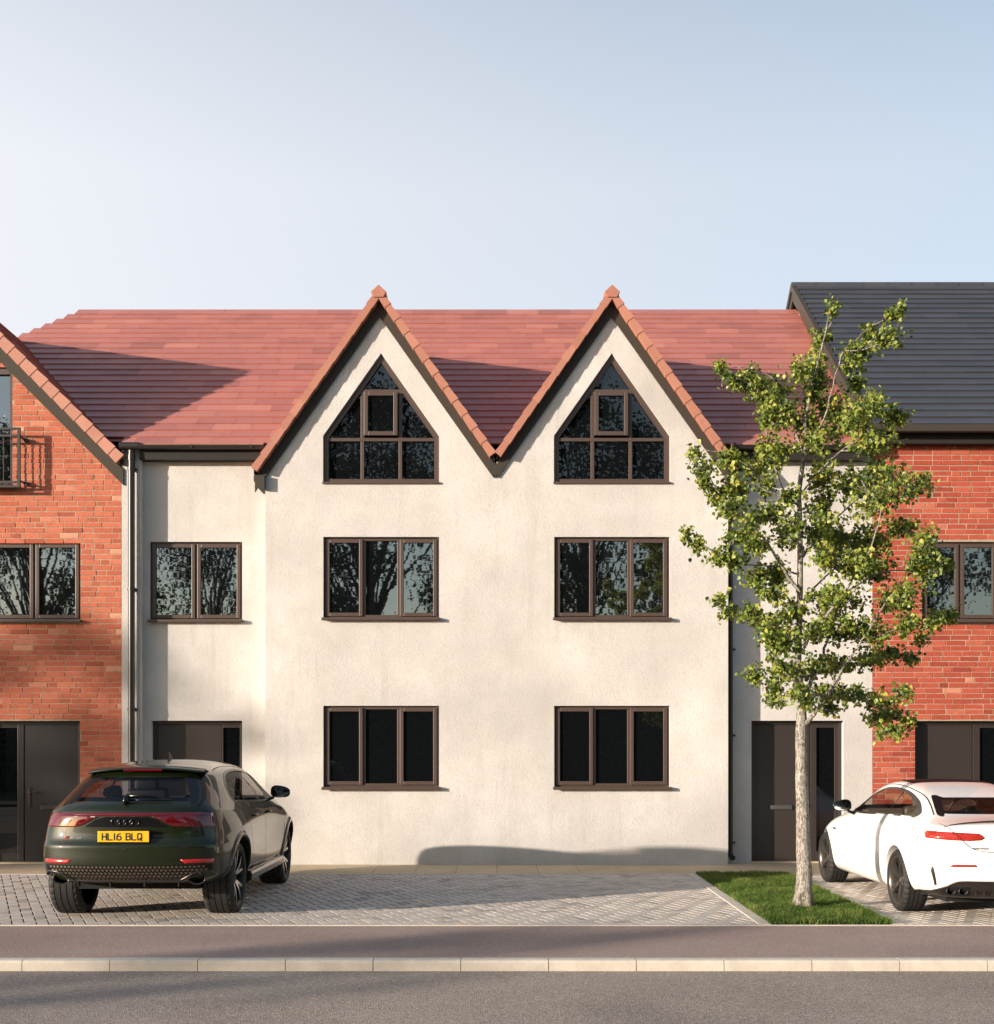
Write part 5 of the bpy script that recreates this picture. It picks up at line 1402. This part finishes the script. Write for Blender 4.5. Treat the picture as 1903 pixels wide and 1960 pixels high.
# ------------------------------------------------------------------ trees
m = mat('pale_bark', (.4,.37,.33), .85, spec=.25)
v = N(m, 'ShaderNodeTexVoronoi', Scale=1.0); mp = N(m, 'ShaderNodeMapping'); mp.inputs['Scale'].default_value = (62,62,26); L(m, coords(m), mp.inputs[0])
nz = N(m, 'ShaderNodeTexNoise', Scale=14, Detail=4); L(m, coords(m), nz.inputs['Vector']); ma = N(m, 'ShaderNodeMix', data_type='RGBA', blend_type='ADD'); ma.inputs[0].default_value = 2.2; L(m, mp.outputs[0], ma.inputs[6]); L(m, nz.outputs['Color'], ma.inputs[7])
L(m, ma.outputs[2], v.inputs['Vector'])
c = ramp(m, noise(m, 46, 6, .78, stretch=(1.3,1.3,.5)), [(.36,(.46,.43,.38)),(.47,(.36,.33,.285)),(.53,(.12,.10,.08)),(.66,(.06,.05,.04))])
c = mix(m, c, (.50,.47,.43), ramp(m, noise(m, 7, 4), [(.35,g3(.35)),(.6,g3(0))]))
sp_ = N(m, 'ShaderNodeSeparateXYZ'); L(m, coords(m), sp_.inputs[0]); mr_ = N(m, 'ShaderNodeMapRange'); L(m, sp_.outputs[2], mr_.inputs[0]); mr_.inputs[1].default_value = .02; mr_.inputs[2].default_value = .30; mr_.inputs[3].default_value = .85; mr_.inputs[4].default_value = 0
mu_ = N(m, 'ShaderNodeMath', operation='MULTIPLY'); L(m, mr_.outputs[0], mu_.inputs[0]); L(m, ramp(m, noise(m, 12, 5), [(.38,g3(0)),(.55,g3(1))]), mu_.inputs[1])
c = mix(m, c, (.10,.085,.035), mu_.outputs[0])
setc(m, c); bump(m, noise(m, 46, 6, .78, stretch=(1.3,1.3,.5)), 1.0, .02); M['bark'] = m
m = mat('dark_bark', (.06,.045,.035), .9); M['bark_dark'] = m
def leafmat(name, stops, tr=.4):
    m = mat(name, (.1,.15,.02), .45, spec=.45); c = ramp(m, tone(m), stops); setc(m, c)
    t = N(m, 'ShaderNodeBsdfTranslucent'); L(m, c, t.inputs[0]); ms = N(m, 'ShaderNodeMixShader'); ms.inputs[0].default_value = tr
    L(m, BS(m).outputs[0], ms.inputs[1]); L(m, t.outputs[0], ms.inputs[2]); L(m, ms.outputs[0], m.node_tree.nodes['Material Output'].inputs[0]); return m
M['leaf'] = leafmat('birch_leaf', [(0,(.035,.070,.012)),(.4,(.155,.215,.030)),(.75,(.31,.345,.055)),(.95,(.44,.44,.09)),(1,(.55,.38,.05))], .32)
M['leaf_dark'] = leafmat('dark_leaf', [(0,(.010,.020,.006)),(1,(.035,.055,.012))], .2)

def leaf(mb, p, size, rnd, tn, down=.35):
    """folded pointed leaf"""
    d = Vector((rnd.uniform(-1,1), rnd.uniform(-1,1), rnd.uniform(-1,.5)-down)).normalized()
    u = Vector((rnd.uniform(-1,1), rnd.uniform(-1,1), rnd.uniform(-.3,1.2))); s_ = d.cross(u).normalized(); nn = s_.cross(d)
    w_ = size*.46; f = nn*size*rnd.uniform(.04,.16)
    a = p; b = p + d*size*.30 + s_*w_ + f; b2 = p + d*size*.62 + s_*w_*.72 + f*.8; c_ = p + d*size; e2 = p + d*size*.62 - s_*w_*.72 + f*.8; e = p + d*size*.30 - s_*w_ + f
    mi = p + d*size*.5
    n0 = len(mb.v); mb.v += [tuple(x) for x in (a, b, b2, c_, e2, e, mi)]
    for q in ((0,1,6),(1,2,6),(2,3,6),(3,4,6),(4,5,6),(5,0,6)): pass
    for q in ((0,1,2,6),(6,2,3),(0,6,4,5),(6,3,4)):
        mb.f.append(tuple(n0+i for i in q)); mb.m.append(0); mb.t.append(tn)

random.seed(21); rnd = random.Random(77)
TD = 13.77
def T(px, py, dy=0.0): return Vector((X(px, TD), TD + dy, Z(py, TD)))
TR = empty('street_tree', (X(1537, TD), TD, 0), 'young birch-like street tree with pale speckled trunk on the lawn strip', 'tree')
wood = MB(); skel = []
def limb(pts, r0, r1, seg=8, n=5, wob=.012):
    P_ = catmull([tuple(p) for p in pts], n); out = []
    for i, p in enumerate(P_): out.append(Vector(p) + (Vector((rnd.uniform(-1,1), rnd.uniform(-1,1), 0))*wob if 0 < i < len(P_)-1 else Vector((0,0,0))))
    k = len(out); wood.tube(out, [r0 + (r1-r0)*(i/(k-1))**.8 for i in range(k)], seg)
    for i, p in enumerate(out): skel.append((p, r0 + (r1-r0)*(i/(k-1))))
    return out
# trunk with a flared, ridged foot
tp = [(1536.5,1745,.150),(1537,1738,.128),(1538,1728,.108),(1539,1712,.093),(1539.5,1690,.086),(1540,1668,.083),(1537.5,1620,.074),(1537,1566,.069),(1535,1500,.066),(1534,1450,.062),(1533.5,1404,.060),(1534.5,1380,.058),(1534,1345,.045),(1534,1312,.038)]
tm = MB(); NS = 28; prev = None
cp = catmull([(X(a,TD), Z(b,TD), c_) for a, b, c_ in tp], 5)
for (x_, z_, r_) in cp:
    ring = []
    for k in range(NS):
        a = 2*math.pi*k/NS; fl = max(0, (.30 - z_)/.30)
        rr = r_*(1 + .20*fl*math.sin(a*5+1) + .05*mnoise.noise(Vector((math.cos(a)*2, math.sin(a)*2, z_*7))) + .05*mnoise.noise(Vector((math.cos(a)*5, math.sin(a)*5, z_*16))))
        ring.append((x_ + rr*math.cos(a), TD + rr*math.sin(a), z_))
    n0 = len(tm.v); tm.v += ring
    if prev is not None:
        for k in range(NS): tm.f.append((prev+k, prev+(k+1) % NS, n0+(k+1) % NS, n0+k)); tm.m.append(0); tm.t.append(.5)
    prev = n0
tm.tube([T(1534,1316), T(1527,1290), T(1530,1230,.03), T(1532,1167,.02), T(1532,1071), T(1530,990,-.02), T(1529,942), T(1538,885,.02), T(1546,843), T(1541,810), T(1552,750), T(1568,690,.03), T(1582,630), T(1588,588)],
        [.039,.036,.035,.033,.031,.029,.028,.025,.021,.018,.013,.009,.006,.002], 12)
for q in ((1530,1230,.03),(1532,1167,.02),(1532,1071,0),(1530,990,-.02),(1529,942,0),(1538,885,.02),(1546,843,0),(1552,750,0),(1568,690,.03),(1582,630,0)): skel.append((T(*q), .02))
tr_o = tm.build('trunk', M['bark'], TR, smooth=True)
LB = [ ([(1534,1392,0),(1548,1378,-.05),(1558,1365,-.08),(1574,1335,-.12),(1600,1300,-.2)], .034,.012),
 ([(1536,1345,0),(1545,1328,.03),(1564,1280,.08),(1580,1251,.10),(1603,1180,.2),(1622,1110,.3)], .030,.008),
 ([(1534,1330,0),(1512,1296,-.06),(1480,1270,-.2),(1462,1240,-.25)], .018,.005),
 ([(1536,1245,0),(1545,1222,-.06),(1564,1200,-.12),(1599,1142,-.28),(1612,1122,-.33),(1650,1050,-.4),(1668,980,-.4)], .028,.006),
 ([(1574,1335,-.12),(1606,1274,-.25),(1632,1232,-.35),(1670,1167,-.42),(1720,1105,-.42)], .018,.005),
 ([(1532,1135,0),(1500,1097,-.08),(1467,1051,-.18),(1432,1013,-.22),(1403,990,-.25),(1375,960,-.2)], .022,.004),
 ([(1531,1180,0),(1505,1160,.1),(1470,1120,.2),(1440,1090,.3)], .015,.004),
 ([(1529,968,0),(1500,958,-.1),(1451,940,-.18),(1440,915,-.2),(1400,880,-.15),(1345,865,-.1)], .016,.003),
 ([(1538,885,0),(1560,830,-.08),(1577,788,-.15),(1606,688,-.1),(1640,650,-.05),(1680,612,0)], .014,.003),
 ([(1536,875,0),(1520,800,.08),(1496,730,.12),(1445,701,.1),(1377,701,.05)], .012,.003),
 ([(1545,1335,0),(1612,1322,.1),(1667,1338,.15),(1710,1360,.2),(1751,1380,.2)], .014,.003),
 ([(1632,1232,-.35),(1700,1210,-.3),(1760,1190,-.2),(1812,1178,-.15)], .010,.003),
 ([(1599,1142,-.28),(1680,1100,-.2),(1750,1095,-.1),(1815,1080,0)], .011,.003),
 ([(1532,1071,0),(1580,1020,.2),(1630,970,.35),(1680,920,.4),(1715,860,.4)], .014,.004),
 ([(1532,1160,0),(1570,1120,.25),(1640,1060,.45),(1700,1020,.5),(1762,1000,.4)], .014,.003),
 ([(1529,950,0),(1570,900,-.2),(1620,860,-.3),(1690,830,-.25)], .012,.003),
 ([(1534,1300,0),(1560,1290,.2),(1640,1270,.4),(1720,1250,.4),(1775,1245,.3)], .012,.003),
 ([(1532,1100,0),(1480,1080,.15),(1420,1075,.15),(1365,1050,.1),(1318,1025,.05)], .012,.003),
 ([(1534,1230,0),(1490,1200,.1),(1430,1170,.1),(1375,1155,.05)], .010,.003),
 ([(1546,843,0),(1580,800,.15),(1630,770,.2),(1680,745,.15)], .010,.003),
 ([(1530,1000,0),(1500,900,.25),(1480,830,.25),(1470,750,.2)], .012,.003) ]
for pts, r0, r1 in LB: limb([T(*p) for p in pts], r0, r1)
BL = [(1590,592,12,15),(1588,628,18,18),(1580,665,20,20),(1568,705,24,22),(1560,745,28,22),
 (1698,612,18,14),(1672,630,24,18),(1655,662,26,22),(1630,690,20,22),(1690,668,20,20),(1650,715,18,14),
 (1672,765,30,20),(1690,752,16,10),(1640,800,32,26),(1688,812,26,20),
 (1385,702,14,12),(1416,712,24,16),(1452,722,26,26),(1488,742,28,30),(1520,712,18,22),(1500,785,34,30),(1545,795,26,26),(1470,800,20,20),
 (1600,770,30,28),(1600,830,34,30),(1560,850,26,26),(1505,850,26,26),(1462,856,20,18),
 (1326,872,10,16),(1350,890,22,18),(1340,925,16,12),(1376,900,24,24),(1402,930,24,24),(1372,955,20,18),(1450,895,26,22),(1490,905,22,20),
 (1650,865,36,30),(1706,868,22,18),(1700,905,34,24),(1640,920,38,30),(1580,905,28,28),(1585,955,30,26),(1720,945,26,22),(1660,970,42,30),
 (1385,985,28,20),(1416,1010,26,22),(1318,1022,13,10),(1338,1042,20,12),(1372,1060,24,14),(1404,1078,20,14),(1440,1045,30,24),(1462,985,28,22),(1500,1020,28,28),(1500,960,20,20),
 (1565,1005,28,28),(1615,1020,38,34),(1680,1020,40,34),(1735,1000,24,18),(1765,992,14,16),(1735,1045,28,20),
 (1455,1095,28,24),(1500,1090,24,26),(1480,1135,28,22),(1560,1075,28,28),(1612,1085,38,30),(1675,1085,42,32),(1725,1095,30,22),(1765,1092,22,14),(1795,1084,16,10),(1818,1078,10,8),
 (1372,1150,16,9),(1400,1162,22,14),(1430,1172,22,18),(1470,1190,30,24),(1520,1170,28,28),(1570,1145,28,26),(1630,1145,40,30),(1690,1150,38,28),(1728,1150,20,18),
 (1455,1235,24,22),(1500,1225,28,26),(1545,1215,22,26),(1600,1205,34,28),(1660,1205,40,28),(1718,1200,28,20),(1762,1192,22,14),(1800,1180,20,12),(1775,1215,14,10),
 (1452,1285,18,20),(1490,1280,28,26),(1530,1275,22,22),(1500,1325,26,20),(1470,1318,16,14),(1575,1270,26,22),(1630,1262,38,24),(1690,1255,32,22),(1740,1240,22,16),(1770,1252,16,12),
 (1528,1345,16,14),(1590,1320,30,18),(1640,1322,34,16),(1600,1350,22,12),(1690,1335,28,16),(1722,1325,20,14),(1715,1360,28,18),(1680,1372,18,14),(1684,1400,8,12),(1748,1382,16,14),(1710,1395,14,10),(1735,1395,12,12)]
lv_ = MB()
for (bx, by, rx, ry) in BL:
    hw = 150 if 850 < by < 1280 else 90
    k = max(0, 1 - ((bx-1570)/240)**2); dmax = .75*math.sqrt(k)*(1 if 800 < by < 1330 else .6)
    near = min(skel, key=lambda s_: (s_[0].x - X(bx,TD))**2*1.0 + (s_[0].z - Z(by+14,TD))**2*1.6)
    nsub = 2 if (rx > 24 and dmax > .35) else 1
    for sb in range(nsub):
        dy = near[0].y - TD + rnd.uniform(-dmax, dmax)*.8; dy = max(-dmax-.05, min(dmax+.05, dy))
        ax_, az_ = rx*1.22/177.6, ry*1.22/177.6; c0 = T(bx + rnd.uniform(-.2,.2)*rx, by + rnd.uniform(-.2,.2)*ry, dy)
        st_ = min(skel, key=lambda s_: (s_[0]-c0).length + max(0, s_[0].z - c0.z + .05)*1.5)[0]
        mid = (st_ + c0)/2 + Vector((rnd.uniform(-.03,.03), rnd.uniform(-.05,.05), -.04))
        B_ = [Vector(p) for p in catmull([tuple(st_), tuple(mid), tuple(c0)], 4)]
        wood.tube(B_, [.007 - .0045*i/(len(B_)-1) for i in range(len(B_))], 5)
        nl = int(math.pi*ax_*az_*3100/nsub) + 20; ntw = max(4, nl//9)
        for t in range(ntw):
            d = Vector((rnd.gauss(0,.62), rnd.gauss(0,.62), rnd.gauss(.0,.62)))
            if d.length > 1.05: d = d.normalized()*rnd.uniform(.75, 1.05)
            e = c0 + Vector((d.x*ax_, d.y*max(ax_, az_)*1.15, d.z*az_)); b0 = B_[rnd.randrange(max(1, len(B_)//2), len(B_))]
            mdd = (b0+e)/2 + Vector((0,0,.02)); wood.tube([b0, mdd, e], [.003,.0022,.001], 3, caps=False)
            ct = rnd.gauss(.45, .18)
            for q in range(9):
                f = rnd.uniform(.25, 1.08); p = (b0*(1-f)**2 + mdd*2*f*(1-f) + e*f*f) if f < 1 else e + (e-b0)*(f-1)
                p = p + Vector((rnd.gauss(0,.03), rnd.gauss(0,.03), rnd.gauss(0,.03)))
                leaf(lv_, p, rnd.uniform(.034,.058), rnd, min(.93, max(0, ct + rnd.gauss(0,.22))) if rnd.random() > .003 else 1)
wood.build('branches', M['bark'], TR, smooth=True)
lv_.build('crown', M['leaf'], TR)

# trees and hedge across the road (seen mirrored in the windows) and two more up the street
def big_tree(name, seed, h, crown_r, base, leafsize, nleaf, lm, crown_c=.62, squash=1.0, n_cl=62):
    r_ = random.Random(seed); root = empty(name, (0,0,0), 'x', 'tree'); tk = MB()
    def rv(s_): return Vector((r_.uniform(-s_,s_), r_.uniform(-s_,s_), r_.uniform(-s_,s_)))
    top = Vector((r_.uniform(-.6,.6), r_.uniform(-.6,.6), h*.72)); tk.tube([(0,0,-.1),(0,0,.5),tuple(top*.35+rv(.1)),tuple(top*.7+rv(.2)),tuple(top)], [h*.028,h*.022,h*.018,h*.011,h*.004], 10)
    cl = []
    for i in range(n_cl):
        a = r_.uniform(0, 6.283); u = r_.random()**.5; z = r_.uniform(-1, 1); rr = math.sqrt(1-z*z)*u
        c_ = Vector((math.cos(a)*rr*crown_r, math.sin(a)*rr*crown_r, h*crown_c + z*h*(1-crown_c)*squash)); cl.append(c_)
        s0 = top*max(.25, min(.9, (c_.z-crown_r*.5)/h)); mm = (s0+c_)/2 + Vector((0,0,-.3)) + rv(.3)
        tk.tube([tuple(s0), tuple(mm), tuple(c_)], [h*.0045, h*.0028, h*.001], 6)
    tk.build('trunk', M['bark_dark'], root, smooth=True)
    lf_ = MB()
    for i in range(nleaf):
        c_ = r_.choice(cl); d = Vector((r_.gauss(0,1), r_.gauss(0,1), r_.gauss(0,.75))) * crown_r * .125
        leaf(lf_, c_ + d, leafsize*r_.uniform(.7,1.3), r_, r_.random(), .1)
    lf_.build('crown', lm, root); return root
spots = [(-19.5,-15.5,0,1.0),(-12.0,-17.5,1.1,.95),(-5.0,-14.5,2.3,1.08),(3.0,-16.5,3.9,1.28),(11.0,-15.0,5.0,.92),(18.0,-16.5,.7,1.05),(25.0,-15.0,2.0,.95)]
words_ = ['leftmost', 'second from the left', 'third from the left', 'middle and smallest', 'third from the right', 'second from the right', 'rightmost']
protoA = big_tree('broadleaf_tree', 5, 15.0, 4.2, 0, .13, 27000, M['leaf_dark']); protoB = big_tree('broadleaf_tree', 8, 13.0, 4.0, 0, .13, 24000, M['leaf_dark'], .6)
for i, (x, y, a, s_) in enumerate(spots):
    o = (protoA if i == 0 else protoB) if i < 2 else copy_tree(protoA if i % 2 == 0 else protoB)
    o.location = (x, y, 0); o.rotation_euler = (0,0,a); o.scale = (s_,s_,s_)
    tag(o, 'tall dark leafy tree across the road, ' + words_[i] + ' of the row', 'tree', 'trees across the road')
hd = MB(); r_ = random.Random(4); hroot = empty('hedge', (0,-12.6,0), 'long dark clipped hedge across the road under the tall trees', 'hedge')
pr = []
n0 = 0
for i in range(61):
    x = -30 + i; ring = [(x, -12.6-1.0+.2*mnoise.noise(Vector((x*.7,1,0))), -.1), (x, -12.6-.9, 2.6+.5*mnoise.noise(Vector((x*.5,3,0)))), (x, -12.6+.3, 3.0+.6*mnoise.noise(Vector((x*.5,5,0)))), (x, -12.6+.9+.2*mnoise.noise(Vector((x*.9,7,0))), 2.2), (x, -12.6+1.0, -.1)]
    n1 = len(hd.v); hd.v += ring
    if i:
        for k in range(4): hd.f.append((n0+k, n0+k+1, n1+k+1, n1+k)); hd.m.append(0); hd.t.append(.2)
    n0 = n1
for i in range(14000):
    x = r_.uniform(-30,30); t = r_.random(); y = -12.6 + (.3 + .8*t); z = (3.0 + .6*mnoise.noise(Vector((x*.5,5,0))))*(1-t*.3) if r_.random() < .25 else r_.uniform(0, 2.7)
    leaf(hd, Vector((x, y if z > 2.3 else -12.6+1.0+r_.uniform(-.1,.15), z)), r_.uniform(.10,.2), r_, r_.random(), 0)
hd.build('hedge_foliage', M['leaf_dark'], hroot); hroot.scale = (1, 1, 1.4)
t1 = big_tree('young_tree', 31, 10.5, 1.8, 0, .16, 2300, M['leaf_dark'], .80, .8, 26); t1.location = (-39.2, 1.4, 0); tag(t1, 'young broadleaf tree further up the street, on the near side of it', 'tree', 'young street trees')
t2 = copy_tree(t1); t2.location = (-29.5, -5.0, -3.2); tag(t2, 'young broadleaf tree up the street, on the far verge by the hedge', 'tree', 'young street trees')
t2.location = (-29.5, -5.0, 0); t2.scale = (.62,.62,.62)
